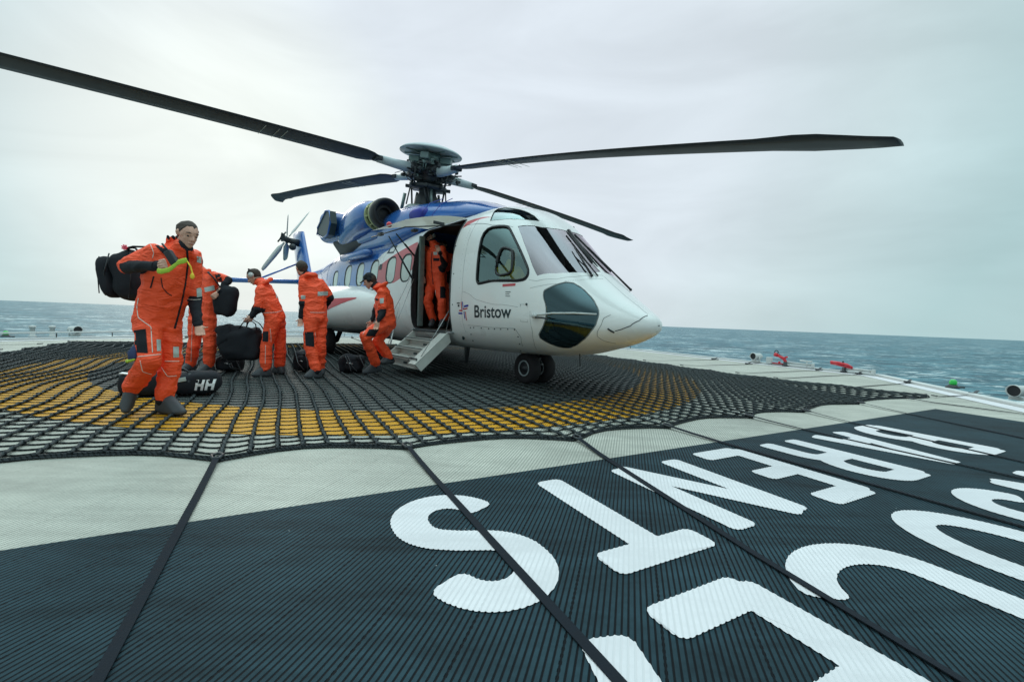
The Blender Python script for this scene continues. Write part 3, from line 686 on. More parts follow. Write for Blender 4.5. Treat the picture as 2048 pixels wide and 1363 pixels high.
def grow(P, d):
    """offset a closed outline outward by about d metres on the skin"""
    pts = [S(x, t) for x, t in P]; n = len(P); out = []
    cx = sum(p[0] for p in P) / n; ct = sum(p[1] for p in P) / n; ar = sum(P[i][0] * P[(i + 1) % n][1] - P[(i + 1) % n][0] * P[i][1] for i in range(n)); sg = 1 if ar > 0 else -1
    for i in range(n):
        x, t = P[i]; a, b = P[i - 1], P[(i + 1) % n]; e = 1e-3
        mx = max(.2, (S(x + e, t) - S(x - e, t)).length / (2 * e)); mt = max(.2, (S(x, t + e) - S(x, t - e)).length / (2 * e))
        dx, dt = (b[0] - a[0]) * mx, (b[1] - a[1]) * mt; L = math.hypot(dx, dt) or 1
        out.append((x + sg * dt / L * d / mx, t - sg * dx / L * d / mt))
    return out
toxi = lambda P: [(math.sqrt(max(0, 2.27 - x)), t) for x, t in P]
def pip(p, P):
    x, y = p; c = False; j = len(P) - 1
    for i in range(len(P)):
        if (P[i][1] > y) != (P[j][1] > y) and x < (P[j][0] - P[i][0]) * (y - P[i][1]) / (P[j][1] - P[i][1]) + P[i][0]: c = not c
        j = i
    return c
side_win = smooth_poly([(-.34,.93),(.12,.80),(.19,.83),(.48,.982),(.70,1.119),(.725,1.19),(.68,1.27),(.5,1.35),(-.25,1.505),(-.305,1.49),(-.31,1.374)], 2, .2)
eyebrow = [(-.308,.776),(-.36,.642),(-.431,.498),(-.44,.42),(-.34,.36),(-.174,.365),(.073,.36),(.191,.345),(.291,.34),(.419,.362),(.328,.472),(.121,.630),(-.104,.719)]
def th_y(x, y):
    w, zt, zm, zb, nu, nl = par(math.sqrt(2.27 - x)); s = (y / w) ** (nu / 2); return math.asin(min(1, s))
ws = [(.258,.704),(.40,.56),(.527,.422),(.60,.25)] + [(x, th_y(x, .045)) for x in (.635,.75,.9,1.05,1.2,1.33)] + [(1.345,.25),(1.31,.42),(1.263,.547),(1.18,.72),(1.081,.877),(.866,1.120),(.75,1.045),(.64,.96),(.45,.83)]
chin = smooth_poly([(1.016,1.258),(1.058,1.195),(1.277,.84),(1.438,.809),(1.611,.927),(1.716,1.149),(1.739,1.327),(1.716,1.629),(1.587,2.081),(1.405,2.367),(1.235,2.483),(1.126,2.419),(1.019,2.22),(.933,2.032),(1.043,1.787),(1.099,1.567),(1.081,1.437),(1.025,1.333)], 1, .2)
door = [(-1.03, .72), (-1.03, 1.2), (-1.03, th_at(-1.03, .92)), (-1.06, th_at(-1.06, .83)), (-1.14, th_at(-1.1, .80)), (-2.33, th_at(-2.3, .80)), (-2.41, th_at(-2.4, .83)), (-2.44, th_at(-2.4, .92)), (-2.44, 1.2), (-2.44, .70), (-2.40, .63), (-2.3, .60), (-1.2, .60), (-1.08, .63)]
wins = [rrect(c - .205, c + .205, 1.73, 2.25, .15) for c in (-2.76, -3.46, -4.34, -5.2, -6.03)] + [rrect(-7.17, -6.8, 1.73, 2.16, .12)]
emerg = rrect(-7.42, -6.62, 1.70, 2.56, .12)
blue = [(-1.25,.002),(-1.5,.22),(-1.95,.38),(-2.85,.57),(-3.34,.80),(-4.08,1.0),(-4.28,1.10),(-4.13,1.25),(-4.13,1.492),(-5.1,1.497),(-6.4,1.472),(-8,1.45),(-10,1.5),(-13.78,1.6),(-13.78,.002)]
red = [(-2.45,.98),(-2.54,.90),(-3.03,.997),(-3.63,1.13),(-4.13,1.25),(-4.13,1.492),(-3.25,1.483),(-2.93,1.445),(-2.45,1.36)]
tri = [(-1.0,.86),(-1.0,.70),(-.815,.69),(-.30,.70),(-.65,.75)]
NM = {'white': 0, 'blue': 1, 'red': 2, 'black': 3, 'seam': 4, 'cabin': 5}
def skin(port):
    loops = []                                             # (polygon in xi/theta, kind)
    def lp(P, kind, d=.05): Q = toxi(dens(P, d)); loops.append((Q, kind))
    lp(blue, 'blue', .12)
    if not port: lp(red, 'red', .1); lp(tri, 'red', .06)
    else: lp(red, 'red', .1)
    for w in wins: lp(grow(w, .028), 'black', .06); lp(w, 'hole', .06)
    lp(side_win if False else grow(side_win, .03), 'black', .05); lp(side_win, 'hole', .05)
    lp(grow(eyebrow, .012), 'seam', .05); lp(eyebrow, 'hole', .05); lp(ws, 'hole', .05); lp(grow(chin, .014), 'seam', .05); lp(chin, 'hole', .05)
    if not port: lp(door, 'hole', .06)
    verts, edges = [], []
    for Q, k in loops:
        b = len(verts); verts += [V(q) for q in Q]; edges += [(b + i, b + (i + 1) % len(Q)) for i in range(len(Q))]
    lv = list(verts); NX, NTH = 150, 54
    cell = {}
    for q in lv: cell.setdefault((int(q[0] / .03), int(q[1] / .03)), []).append(q)
    X1 = XI[-1]
    for i in range(NX + 1):
        x = X1 * i / NX
        for j in range(NTH + 1):
            p = V((x, math.pi * j / NTH)); ok = True; ci, cj = int(p.x / .03), int(p.y / .03)
            if 0 < j < NTH and 0 < i < NX:
                for a in (-1, 0, 1):
                    for b in (-1, 0, 1):
                        for q in cell.get((ci + a, cj + b), ()):
                            if (p - q).length < .014: ok = False
            if ok: verts.append(p)
    b = len(verts); c4 = [(0, 0), (X1, 0), (X1, math.pi), (0, math.pi)]
    vo, eo, fo, *_ = delaunay_2d_cdt(verts, edges, [], 0, 1e-5)
    bm = BM(); bv = [bm.verts.new(SX(max(0, v.x), max(0, min(math.pi, v.y)), port)) for v in vo]
    bb = [(min(q[0] for q in Q), max(q[0] for q in Q), min(q[1] for q in Q), max(q[1] for q in Q)) for Q, k in loops]
    for f in fo:
        c = sum((vo[i] for i in f), V((0, 0))) / 3; kind = 'white'
        for (Q, k), B_ in zip(loops, bb):
            if B_[0] <= c.x <= B_[1] and B_[2] <= c.y <= B_[3] and pip(c, Q): kind = k
        if kind == 'hole': continue
        try:
            g = bm.faces.new([bv[i] for i in f]); g.material_index = NM[kind]
        except ValueError: pass
    return bm
def patch(P, port, off, d=.07):
    Q = toxi(dens(P, .05)); verts = [V(q) for q in Q]; n = len(Q); edges = [(i, (i + 1) % n) for i in range(n)]
    x0, x1 = min(q[0] for q in Q), max(q[0] for q in Q); y0, y1 = min(q[1] for q in Q), max(q[1] for q in Q); d = min(.05, (x1 - x0) / 3)
    for i in range(1, int((x1 - x0) / d) + 1):
        for j in range(1, int((y1 - y0) / .05) + 1):
            p = V((x0 + i * d, y0 + j * .05))
            if pip(p, Q) and min((p - v).length for v in verts[:n]) > .012: verts.append(p)
    vo, eo, fo, *_ = delaunay_2d_cdt(verts, edges, [], 0, 1e-5); bm = BM(); bv = [bm.verts.new(SX(max(0, v.x), v.y, port, off)) for v in vo]
    for f in fo:
        c = sum((vo[i] for i in f), V((0, 0))) / 3
        if pip(c, Q): bm.faces.new([bv[i] for i in f])
    bmesh.ops.delete(bm, geom=[v for v in bm.verts if not v.link_faces], context='VERTS')
    bmesh.ops.recalc_face_normals(bm, faces=bm.faces)
    c = sum((f.normal.dot(V((0, f.calc_center_median().y, f.calc_center_median().z - 1.4))) for f in bm.faces))
    if c < 0: bmesh.ops.reverse_faces(bm, faces=bm.faces)
    return bm
def uline(P, w=.006, off=.0015, port=False, upv=None):      # a thin line drawn on the skin, P in x/theta
    bm = BM(); pts = []
    for a, b in zip(P, P[1:]):
        for k in range(8): pts.append(S(a[0] + (b[0] - a[0]) * k / 8, a[1] + (b[1] - a[1]) * k / 8, port, off))
    pts.append(S(*P[-1], port, off)); tube(bm, pts, w / 2, 5); return bm
bm = skin(False); b2_ = skin(True); join(bm, b2_); bmesh.ops.remove_doubles(bm, verts=bm.verts, dist=2e-4)
bmesh.ops.recalc_face_normals(bm, faces=bm.faces)
s_ = sum(f.normal.dot(V((0, f.calc_center_median().y, f.calc_center_median().z - 1.4))) for f in bm.faces)
if s_ < 0: bmesh.ops.reverse_faces(bm, faces=bm.faces)
fus = obj('fuselage', bm, [M[k] for k in ('white', 'blue', 'red', 'black', 'seam', 'cabin')], heli)
for port in (False, True):
    obj('side_window', patch(side_win, port, -.012), M['glass'], fus); obj('roof_window', patch(eyebrow, port, -.008), M['roofglass'], fus)
    obj('windshield', patch(ws, port, -.006), M['tint'], fus); obj('chin_window', patch(chin, port, -.006), M['chin'], fus)
    for k, w in enumerate(wins): obj('cabin_window', patch(w, port, -.012), M['pane'], fus)
obj('emergency_exit_seam', (lambda bm: (tube(bm, [S(x, t, False, .001) for x, t in emerg], .006, 5, closed=True), bm)[1])(BM()), M['ink'], fus)
# window surrounds as real raised rubber
bm = BM(); tube(bm, [S(x, t, False, .004) for x, t in side_win], .014, 6, closed=True); obj('window_seal', bm, M['black'], fus)
# printed name and emblem
def skin_xz(x, z, off=.0025):
    return S(x, th_at(x, z), False, off)
def print_on(name, polys, m):
    bm = BM()
    for P in polys:
        vs = []
        Q = dens(P, .03) if len(P) < 40 else P
        vo, eo, fo, *_ = delaunay_2d_cdt([V(q) for q in Q], [(i, (i + 1) % len(Q)) for i in range(len(Q))], [], 1 if False else 0, 1e-6)
        bv = [bm.verts.new(skin_xz(v.x, v.y)) for v in vo]
        for f in fo:
            c = sum((vo[i] for i in f), V((0, 0))) / 3
            if pip(c, Q): bm.faces.new([bv[i] for i in f])
    bmesh.ops.delete(bm, geom=[v for v in bm.verts if not v.link_faces], context='VERTS'); bmesh.ops.recalc_face_normals(bm, faces=bm.faces)
    return obj(name, bm, m, fus, smooth=False)
fc = bpy.data.curves.new('name_text', 'FONT'); fc.body = 'Bristow'; fc.size = 1; fc.offset = .016
fo_ = bpy.data.objects.new('name_text', fc); COL.objects.link(fo_); bpy.context.view_layer.update()
tm = bpy.data.meshes.new_from_object(fo_.evaluated_get(bpy.context.evaluated_depsgraph_get())); bpy.data.objects.remove(fo_); bpy.data.curves.remove(fc)
xs = [v.co.x for v in tm.vertices]; ys = [v.co.y for v in tm.vertices]; x0_, x1_ = min(xs), max(xs); y0_, y1_ = min(ys), max(ys)
bm = BM(); bm.from_mesh(tm); bmesh.ops.subdivide_edges(bm, edges=[e for e in bm.edges if e.calc_length() > .12], cuts=3); bmesh.ops.triangulate(bm, faces=bm.faces)
for v in bm.verts:
    u = (v.co.x - x0_) / (x1_ - x0_); q = (v.co.y - y0_) / (y1_ - y0_); v.co = skin_xz(-.335 + .835 * u, 1.053 - .0 * u + .195 * q * (1 - .04 * u) + .012 * u)
bmesh.ops.recalc_face_normals(bm, faces=bm.faces); obj('name_lettering', bm, M['ink'], fus, smooth=False); bpy.data.meshes.remove(tm)
def bar(cx, cz, ang, l, w):
    c, s = math.cos(R(ang)), math.sin(R(ang)); return [(cx + a * l / 2 * c - b * w / 2 * s, cz + a * l / 2 * s + b * w / 2 * c) for a, b in ((-1, -1), (1, -1), (1, 1), (-1, 1))]
LX, LZ = -.60, 1.165
print_on('emblem_red', [bar(LX - .085, LZ + .075, 100, .13, .022), bar(LX + .03, LZ + .025, 8, .11, .020), bar(LX - .10, LZ - .005, 0, .10, .024), bar(LX + .035, LZ - .09, 96, .14, .022)], M['red'])
print_on('emblem_blue', [bar(LX - .045, LZ + .075, 100, .13, .022), bar(LX + .05, LZ + .07, 8, .12, .032), bar(LX - .115, LZ - .05, 0, .11, .028), bar(LX - .005, LZ - .075, 96, .12, .022)], M['navy'])
print_on('small_flag', [bar(LX - .175, LZ + .115, 0, .085, .02), bar(LX - .165, LZ + .075, 0, .05, .035)], M['dark'])
print_on('rescue_placard', [[(.30, 1.517), (.545, 1.525), (.545, 1.562), (.30, 1.555)]], M['red'])
print_on('placard_text', [bar(.42, 1.44, 0, .10, .012), bar(.41, 1.41, 0, .08, .01), bar(.42, 1.38, 0, .09, .01)], M['seam'])
bm = BM()
for x, t in ((-.489,1.977),(-.401,1.969),(-.204,1.952),(-.024,1.941),(.114,1.934),(.25,1.934),(.399,1.923),(.53,1.919),(-.538,2.138),(-.601,2.335),(.548,2.091),(.485,2.314),(.309,2.632),(.775,1.512),(-.95,1.45),(-.95,1.62),(-1.0,1.15)):
    p = S(x, t); ball(bm, p, .012 if x != .775 else .02, 1)
obj('fasteners', bm, M['ink'], fus)['kind'] = 'stuff'
obj('drain_port', ball(BM(), S(-.816, 2.251), 1, 2, 0, (.035, .02, .045)), M['ink'], fus)
obj('nose_cone_seam', uline([(1.86,1.2),(1.80,1.37),(1.785,1.555),(1.734,1.855),(1.714,2.069),(1.745,2.335),(1.82,2.641)], .006), M['seam'], fus)
obj('radome_seam', uline([(1.922,1.856),(1.986,1.789),(2.072,1.603),(2.142,1.187),(2.168,.471)], .011), M['dark'], fus)
obj('nose_latch', uline([(1.849,1.711),(1.909,1.933)], .022), M['dark'], fus)
obj('hatch_seam', (lambda bm: (tube(bm, [S(x, t, False, .001) for x, t in ((.664,1.533),(.79,1.509),(.797,1.719),(.668,1.733))], .0025, 4, closed=True), bm)[1])(BM()), M['seam'], fus)
obj('belly_panel_seam', uline([(-.55,1.93),(-.3,1.92),(.1,1.905),(.55,1.895),(.60,2.1),(.5,2.4)], .004), M['seam'], fus)
obj('roof_rail_seam', uline([(-1.03,.80),(-.6,.84),(-.2,.85),(.2,.76)], .005), M['seam'], fus)
for P in ([(.76,1.24),(.88,1.19),(1.12,.96),(1.28,.68),(1.37,.4),(1.40,.08)], [(.80,1.33),(.95,1.22),(1.18,1.0)], [(-.62,.70),(-.66,1.1),(-.68,1.6),(-.66,2.1)], [(1.42,.08),(1.7,.10),(2.0,.16),(2.15,.3)], [(-.66,1.56),(-.3,1.575),(.1,1.575),(.62,1.56)], [(.84,1.56),(.86,1.9),(.80,2.2),(.70,2.5)]):
    obj('skin_seam', uline(P, .0035, .0005), M['seam'], fus)
bm = BM()
for P in ([(-.72,.75),(-.74,1.1),(-.76,1.6),(-.74,2.0)], [(1.46,.2),(1.42,.45),(1.34,.70),(1.2,.92)]):
    for (a, b), (c_, d) in zip(P, P[1:]):
        for k in range(9): f_ = k / 9; ball(bm, S(a + (c_ - a) * f_, b + (d - b) * f_), .0045, 1)
obj('rivet_row', bm, M['seam'], fus)['kind'] = 'stuff'
# chin window bar, pitot, door handle block
bm = BM(); tube(bm, [V((.93, -.925, 1.115)), V((1.2, -.84, 1.15)), V((1.5, -.72, 1.16)), V((1.715, -.55, 1.155))], .012, 8); tube(bm, [V((.90, -.90, 1.11)), V((.98, -.94, 1.11))], .035, 10); obj('chin_window_bar', bm, M['edge'], fus)
bm = BM(); tube(bm, [V((.93, -.93, 1.09)), V((1.12, -.93, 1.085)), V((1.2, -.91, 1.07))], .012, 6); obj('pitot_tube', bm, M['dark'], fus)
print_on('vent_grille', [[(-3.86, 2.37), (-3.50, 2.35), (-3.46, 2.52), (-3.78, 2.54)]], M['ink']); print_on('warning_label', [[(-4.08, 2.02), (-3.93, 2.02), (-3.93, 2.15), (-4.08, 2.15)]], M['dark'])
# wipers
def wiper(sgn, base, tip, b0, b1):
    bm = BM(); tube(bm, [V(base), V(tip)], [.017, .009], 6); ball(bm, base, .024, 1); tube(bm, [V(b0), V(b1)], .010, 6, flat=1.6); obj('wiper', bm, M['black'], fus)
def fp(x, y, off=.03): return S(x, th_y(x, abs(y)), y > 0, off)
wiper(-1, fp(1.40, -.30, .03), fp(.98, -.22, .05), fp(.72, -.10, .03), fp(1.22, -.10, .03))
wiper(1, fp(1.55, .36, .03), fp(.95, .10, .05), fp(.72, .04, .03), fp(1.30, .22, .03))
bm = BM(); tube(bm, [fp(1.42, -.20, .02), fp(1.20, -.20, .04), fp(1.05, -.24, .05)], .01, 6); obj('wiper_hose', bm, M['black'], fus)
# cabin interior behind the door
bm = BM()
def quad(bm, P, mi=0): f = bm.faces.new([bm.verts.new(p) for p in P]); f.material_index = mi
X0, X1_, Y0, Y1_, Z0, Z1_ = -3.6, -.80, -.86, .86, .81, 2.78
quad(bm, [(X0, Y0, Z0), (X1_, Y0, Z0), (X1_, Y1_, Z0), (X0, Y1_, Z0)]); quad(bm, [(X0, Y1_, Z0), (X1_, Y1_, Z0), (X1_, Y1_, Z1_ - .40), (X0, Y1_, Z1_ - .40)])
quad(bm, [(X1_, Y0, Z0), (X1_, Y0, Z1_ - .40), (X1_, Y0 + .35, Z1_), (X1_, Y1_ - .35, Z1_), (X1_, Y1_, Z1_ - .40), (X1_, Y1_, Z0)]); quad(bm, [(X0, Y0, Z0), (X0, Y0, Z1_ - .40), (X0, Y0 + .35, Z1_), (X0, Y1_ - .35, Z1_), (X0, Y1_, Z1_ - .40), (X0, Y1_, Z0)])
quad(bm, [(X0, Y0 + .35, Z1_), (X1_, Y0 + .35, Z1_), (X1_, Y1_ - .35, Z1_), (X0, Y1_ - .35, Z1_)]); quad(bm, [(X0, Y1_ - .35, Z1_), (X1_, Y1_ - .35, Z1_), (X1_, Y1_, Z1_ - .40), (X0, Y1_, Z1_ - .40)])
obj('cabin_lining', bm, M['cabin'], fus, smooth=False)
bm = BM()                                                # door frame return
dp = [S(x, t, False, .004) for x, t in dens(door, .12)]; n = len(dp)
inn = [p + V((0, .10, 0)) for p in dp]; v1 = [bm.verts.new(p) for p in dp]; v2 = [bm.verts.new(p) for p in inn]
for i in range(n): bm.faces.new((v1[i], v1[(i + 1) % n], v2[(i + 1) % n], v2[i]))
tube(bm, [p + V((0, .004, 0)) for p in dp], .014, 6, closed=True)
obj('door_frame', bm, M['dark'], fus)
bm = BM(); box(bm, (-1.74, -.96, .785), (1.42, .14, .03), None, .006); obj('door_sill', bm, M['steel'], fus)
bm = BM(); tube(bm, [(-1.12, -.86, 1.0), (-1.12, -.82, 1.3), (-1.12, -.82, 2.0), (-1.12, -.86, 2.4)], .013, 8); tube(bm, [(-1.08, -.8, 2.5), (-1.13, -.8, 2.2)], .02, 8); obj('grab_rail', bm, M['steel'], fus)
bm = BM(); box(bm, (-2.43, -.86, 1.72), (.05, .12, 1.75), None, .02); obj('door_bulkhead', bm, M['hubgrey'], fus)
# cockpit
bm = BM(); box(bm, (1.02, 0, 1.42), (.5, 1.3, .3), Matrix.Rotation(R(18), 3, 'Y'), .06); box(bm, (.8, 0, 1.56), (.12, 1.2, .28), Matrix.Rotation(R(-18), 3, 'Y'), .03); box(bm, (.75, 0, 1.0), (.7, .35, .5), None, .04); obj('instrument_panel', bm, M['black'], fus)
for y in (-.5, .5):
    bm = BM(); box(bm, (-.05, y, 1.15), (.5, .46, .14), None, .05); box(bm, (-.32, y, 1.52), (.13, .46, .72), Matrix.Rotation(R(-10), 3, 'Y'), .06); box(bm, (-.38, y, 1.98), (.09, .26, .2), Matrix.Rotation(R(-10), 3, 'Y'), .04); box(bm, (-.05, y, .9), (.4, .4, .4), None, .02); obj('pilot_seat', bm, M['cloth'], fus)
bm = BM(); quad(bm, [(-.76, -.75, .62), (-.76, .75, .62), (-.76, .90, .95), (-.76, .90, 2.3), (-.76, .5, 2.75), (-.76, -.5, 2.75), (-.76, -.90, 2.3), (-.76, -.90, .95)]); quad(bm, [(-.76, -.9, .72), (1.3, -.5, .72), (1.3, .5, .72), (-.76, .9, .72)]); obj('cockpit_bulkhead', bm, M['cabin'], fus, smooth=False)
bm = BM(); tube(bm, [(.62, 0, 2.44), (.9, .0, 2.15), (1.28, 0, 1.76)], .035, 6); obj('centre_post', bm, M['black'], fus)
for port in (1, -1):
    bm = BM(); box(bm, (.05, .35 * port, 2.66), (.5, .3, .05), Matrix.Rotation(R(14), 3, 'Y'), .01); obj('overhead_panel', bm, M['black'], fus)
# small storm window frame in the starboard side window
def sw(x, t): return S(x, t, False, .003)
Pn = smooth_poly([(.16, 1.085), (.355, 1.04), (.40, 1.10), (.44, 1.25), (.40, 1.31), (.20, 1.375), (.12, 1.36), (.12, 1.22)], 2, .2)
bm = BM(); tube(bm, [sw(x, t) for x, t in Pn], .020, 6, closed=True); obj('storm_window_frame', bm, M['black'], fus)
bm = BM(); tube(bm, [S(-.30, 1.02, False, -.06), S(-.12, 1.08, False, -.09), S(.0, 1.2, False, -.08), S(.13, 1.29, False, -.03)], [.05, .045, .04, .03], 8); obj('visor_arm', bm, M['black'], fus)
# roof cowling with blade-root fairing
def loft(rows, n=28, closed_end=True):
    """rows: (x, yc, zc, half width, half height up, half height down, exponent)"""
    bm = BM(); R_ = []
    for x, yc, zc, w, hu, hd, e in rows:
        ring = []
        for k in range(n):
            a = 2 * math.pi * k / n; c, s = math.cos(a), math.sin(a)
            ring.append(bm.verts.new((x, yc + w * math.copysign(abs(s) ** (2 / e), s), zc + (hu if c > 0 else hd) * math.copysign(abs(c) ** (2 / e), c))))
        R_.append(ring)
    for A, B in zip(R_, R_[1:]):
        for k in range(n): bm.faces.new((A[k], A[(k + 1) % n], B[(k + 1) % n], B[k]))
    if closed_end: bm.faces.new(R_[0][::-1]); bm.faces.new(R_[-1])
    bmesh.ops.recalc_face_normals(bm, faces=bm.faces); return bm
def resamp(rows, n):
    X = [-r[0] for r in rows]; F = [pchip(X, [r[k] for r in rows]) for k in range(1, 7)]
    return [(-(X[0] + (X[-1] - X[0]) * i / n),) + tuple(f(X[0] + (X[-1] - X[0]) * i / n) for f in F) for i in range(n + 1)]
cow = obj('roof_cowling', loft(resamp([(-.40,0,2.88,.10,.03,.02,2.2),(-.60,0,2.88,.36,.08,.02,2.3),(-.9,0,2.88,.46,.18,.02,2.3),(-1.4,0,2.88,.55,.35,.02,2.3),(-1.9,0,2.88,.60,.45,.02,2.3),(-2.5,0,2.86,.68,.55,.02,2.4),(-3.1,0,2.78,.88,.68,.2,2.6),(-3.9,0,2.76,.95,.74,.4,2.8),(-4.8,0,2.76,.92,.70,.4,2.7),(-6,0,2.76,.9,.66,.4,2.6),(-7.2,0,2.72,.78,.56,.4,2.4),(-8.4,0,2.66,.5,.36,.3,2.2),(-9.6,0,2.6,.25,.16,.2,2)], 44), 36), M['blue'], heli)
# added navy lump holding the cowling's deep blue reflection, and step line
bm = BM()
for k in range(9):
    pass
bm.free()
obj('cowling_reflection', hull(BM(), [((-2.75, -.66, 3.12), .13), ((-3.0, -.72, 3.10), .14), ((-2.85, -.70, 3.0), .10)]), M['navy'], cow)
obj('cowling_seam', (lambda bm: (tube(bm, [(-1.95, -.50, 3.30), (-2.0, -.72, 3.16), (-2.05, -.84, 2.98), (-2.1, -.90, 2.84)], .007, 5), tube(bm, [(-2.4, -.45, 3.385), (-2.45, -.70, 3.26), (-2.5, -.86, 3.05)], .007, 5), bm)[2])(BM()), M['navy'], cow)
# engines: nacelle, primer ring, black intake, exhaust
for sy, nm in ((-1, 'starboard'), (1, 'port')):
    yc = .86 * sy
    eng = obj('engine_nacelle', loft(resamp([(-4.62,yc,3.30,.30,.30,.30,2),(-4.75,yc,3.30,.36,.37,.36,2),(-5.2,yc,3.30,.42,.44,.42,2.1),(-5.7,yc*.98,3.28,.42,.43,.44,2.2),(-6.2,yc*.96,3.22,.38,.38,.42,2.4),(-6.6,yc*.95,3.16,.33,.32,.38,2.5)], 16), 30), M['blue'], heli)
    bm = BM(); lathe(bm, [(.30, 0), (.335, .02), (.335, .10), (.29, .10)], 32, (1, 0, 0), (-4.62, yc, 3.30)); lathe(bm, [(.29, .24), (.335, .24), (.335, .34), (.30, .34)], 32, (1, 0, 0), (-4.62, yc, 3.30))
    for k in range(10):
        a = k * math.pi / 5 + .2; box(bm, (-4.45, yc + .315 * math.cos(a), 3.30 + .315 * math.sin(a)), (.16, .05, .03), Matrix.Rotation(-a, 3, 'X').to_3x3() if False else Matrix.Rotation(a, 3, 'X'))
    obj('intake_frame', bm, M['primer'], eng)
    bm = BM(); lathe(bm, [(0, -.02), (.28, -.02), (.285, .30), (0, .30)], 32, (1, 0, 0), (-4.60, yc, 3.30)); obj('engine_core', bm, M['black'], eng)
    bm = BM(); lathe(bm, [(.14, .05), (.27, .05), (.29, -.02), (.335, -.02), (.345, .08), (.335, .18), (.30, .22), (.255, .20), (.20, .06), (.14, -.1), (0, -.1)], 40, (1, 0, 0), (-4.28, yc, 3.30)); obj('intake_lip', bm, M['black'], eng)
    # exhaust duct turned outboard
    o_ = obj('exhaust_duct', None or loft([(-5.95, yc * .95, 3.20, .30, .34, .32, 2.6), (-6.4, yc * .98, 3.26, .32, .38, .36, 2.8), (-6.9, yc * 1.06, 3.32, .34, .42, .38, 3.2), (-7.45, yc * 1.16, 3.36, .34, .44, .40, 3.4)], 28, False), M['blue'], eng)
    bm = loft([(-7.40, yc * 1.16, 3.36, .31, .41, .37, 3.4), (-6.6, yc * 1.0, 3.28, .24, .30, .26, 2.8), (-6.5, yc, 3.28, .02, .02, .02, 2)], 28, False); obj('exhaust_liner', bm, M['dark'], o_)
    if sy < 0:
        bm = BM(); P = [(-6.36, 3.62), (-6.26, 3.30), (-6.46, 3.03), (-6.84, 2.99), (-7.44, 3.16), (-7.40, 3.34), (-6.68, 3.67)]
        v = [bm.verts.new((x, -1.40 + .02 * (-6.6 - x), z)) for x, z in P]; bm.faces.new(v)
        r1_ = bmesh.ops.extrude_face_region(bm, geom=bm.faces[:]); bmesh.ops.translate(bm, vec=(0, .16, 0), verts=[g for g in r1_['geom'] if isinstance(g, bmesh.types.BMVert)]); bmesh.ops.recalc_face_normals(bm, faces=bm.faces)
        obj('exhaust_mouth', bm, M['ink'], o_, smooth=False)
        bm = BM(); tube(bm, [(x, -1.41 + .02 * (-6.6 - x), z) for x, z in P], .022, 8, closed=True); obj('exhaust_rim', bm, M['blue'], o_)
        bm = BM(); hull(bm, [((-6.5, -.95, 3.0), .12), ((-7.1, -.95, 2.95), .12), ((-6.9, -.8, 2.7), .16), ((-6.3, -.85, 2.75), .15), ((-5.3, -.8, 2.85), .14)]); obj('exhaust_fairing', bm, M['belly'], eng)
bm = BM(); hull(bm, [((-4.5, -.82, 2.86), .15), ((-6.2, -.82, 2.86), .15), ((-5.3, -.85, 3.05), .15)]); obj('engine_deck', bm, M['blue'], cow)
# folded flotation tube housing along the roof edge
bm = BM(); tube(bm, [(-4.55, -1.02, 2.46), (-4.75, -1.06, 2.46), (-6.3, -1.06, 2.46), (-6.5, -1.0, 2.46)], [.05, .095, .095, .03], 14); obj('roof_float_housing', bm, M['blue'], heli)
# sponsons
for sy in (-1, 1):
    rows = resamp([(-3.62,.95,1.15,.03,.03,.03,2),(-3.72,.98,1.15,.22,.22,.18,2),(-3.95,1.02,1.14,.42,.38,.34,2.1),(-4.4,1.05,1.14,.66,.50,.44,2.3),(-5.1,1.05,1.13,.83,.57,.47,2.5),(-6.2,1.05,1.13,.88,.60,.47,2.6),(-7.2,1.05,1.14,.82,.58,.45,2.5),(-8.2,1.0,1.18,.62,.50,.38,2.3),(-9.0,.9,1.24,.32,.30,.22,2.1),(-9.4,.85,1.26,.05,.05,.05,2)], 36)
    rows = [(r[0], r[1] * sy, *r[2:]) for r in rows]
    sp = obj('sponson', loft(rows, 40), M['white'], heli)
    if sy < 0:
        FX = [pchip([-r[0] for r in rows], [r[k] for r in rows]) for k in range(1, 7)]
        def spy(x, z, off=.004):
            yc, zc, w, hu, hd, e = [f(-x) for f in FX]; q = min(1, abs(z - zc) / (hu if z > zc else hd)); return V((x, yc - (w * (1 - q ** e) ** (1 / e)) - off, z))
        bm = BM(); n = 26; ro = []
        for k in range(n + 1):
            f = k / n; x = -4.12 - 3.2 * f; zc = 1.38 - .56 * f ** .9; hw_ = .015 + .20 * math.sin(math.pi * min(1, f * .62) ** .9); ro.append([bm.verts.new(spy(x, zc + hw_ * (j / 4 - 1))) for j in range(9)])
        for A, B in zip(ro, ro[1:]):
            for j in range(8): bm.faces.new((A[j], A[j + 1], B[j + 1], B[j]))
        bmesh.ops.recalc_face_normals(bm, faces=bm.faces); obj('red_swoosh', bm, M['red'], sp)
        bm = BM()
        for k in range(5): tube(bm, [(-4.25 - .12 * k, -1.18 - .05 * k, 1.60 + .01 * k), (-4.0 - .12 * k, -1.08 - .05 * k, 1.58)], .008, 4)
        obj('sponson_vents', bm, M['ink'], sp)
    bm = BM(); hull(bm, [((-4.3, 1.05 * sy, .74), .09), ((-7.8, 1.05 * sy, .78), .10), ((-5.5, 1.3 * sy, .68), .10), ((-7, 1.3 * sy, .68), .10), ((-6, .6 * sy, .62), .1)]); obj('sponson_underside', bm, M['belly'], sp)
bm = BM(); hull(bm, [((-2.9, -.6, .56), .10), ((-2.9, .6, .56), .10), ((-8, -.5, .62), .1), ((-8, .5, .62), .1)]); obj('belly_tray', bm, M['belly'], heli)
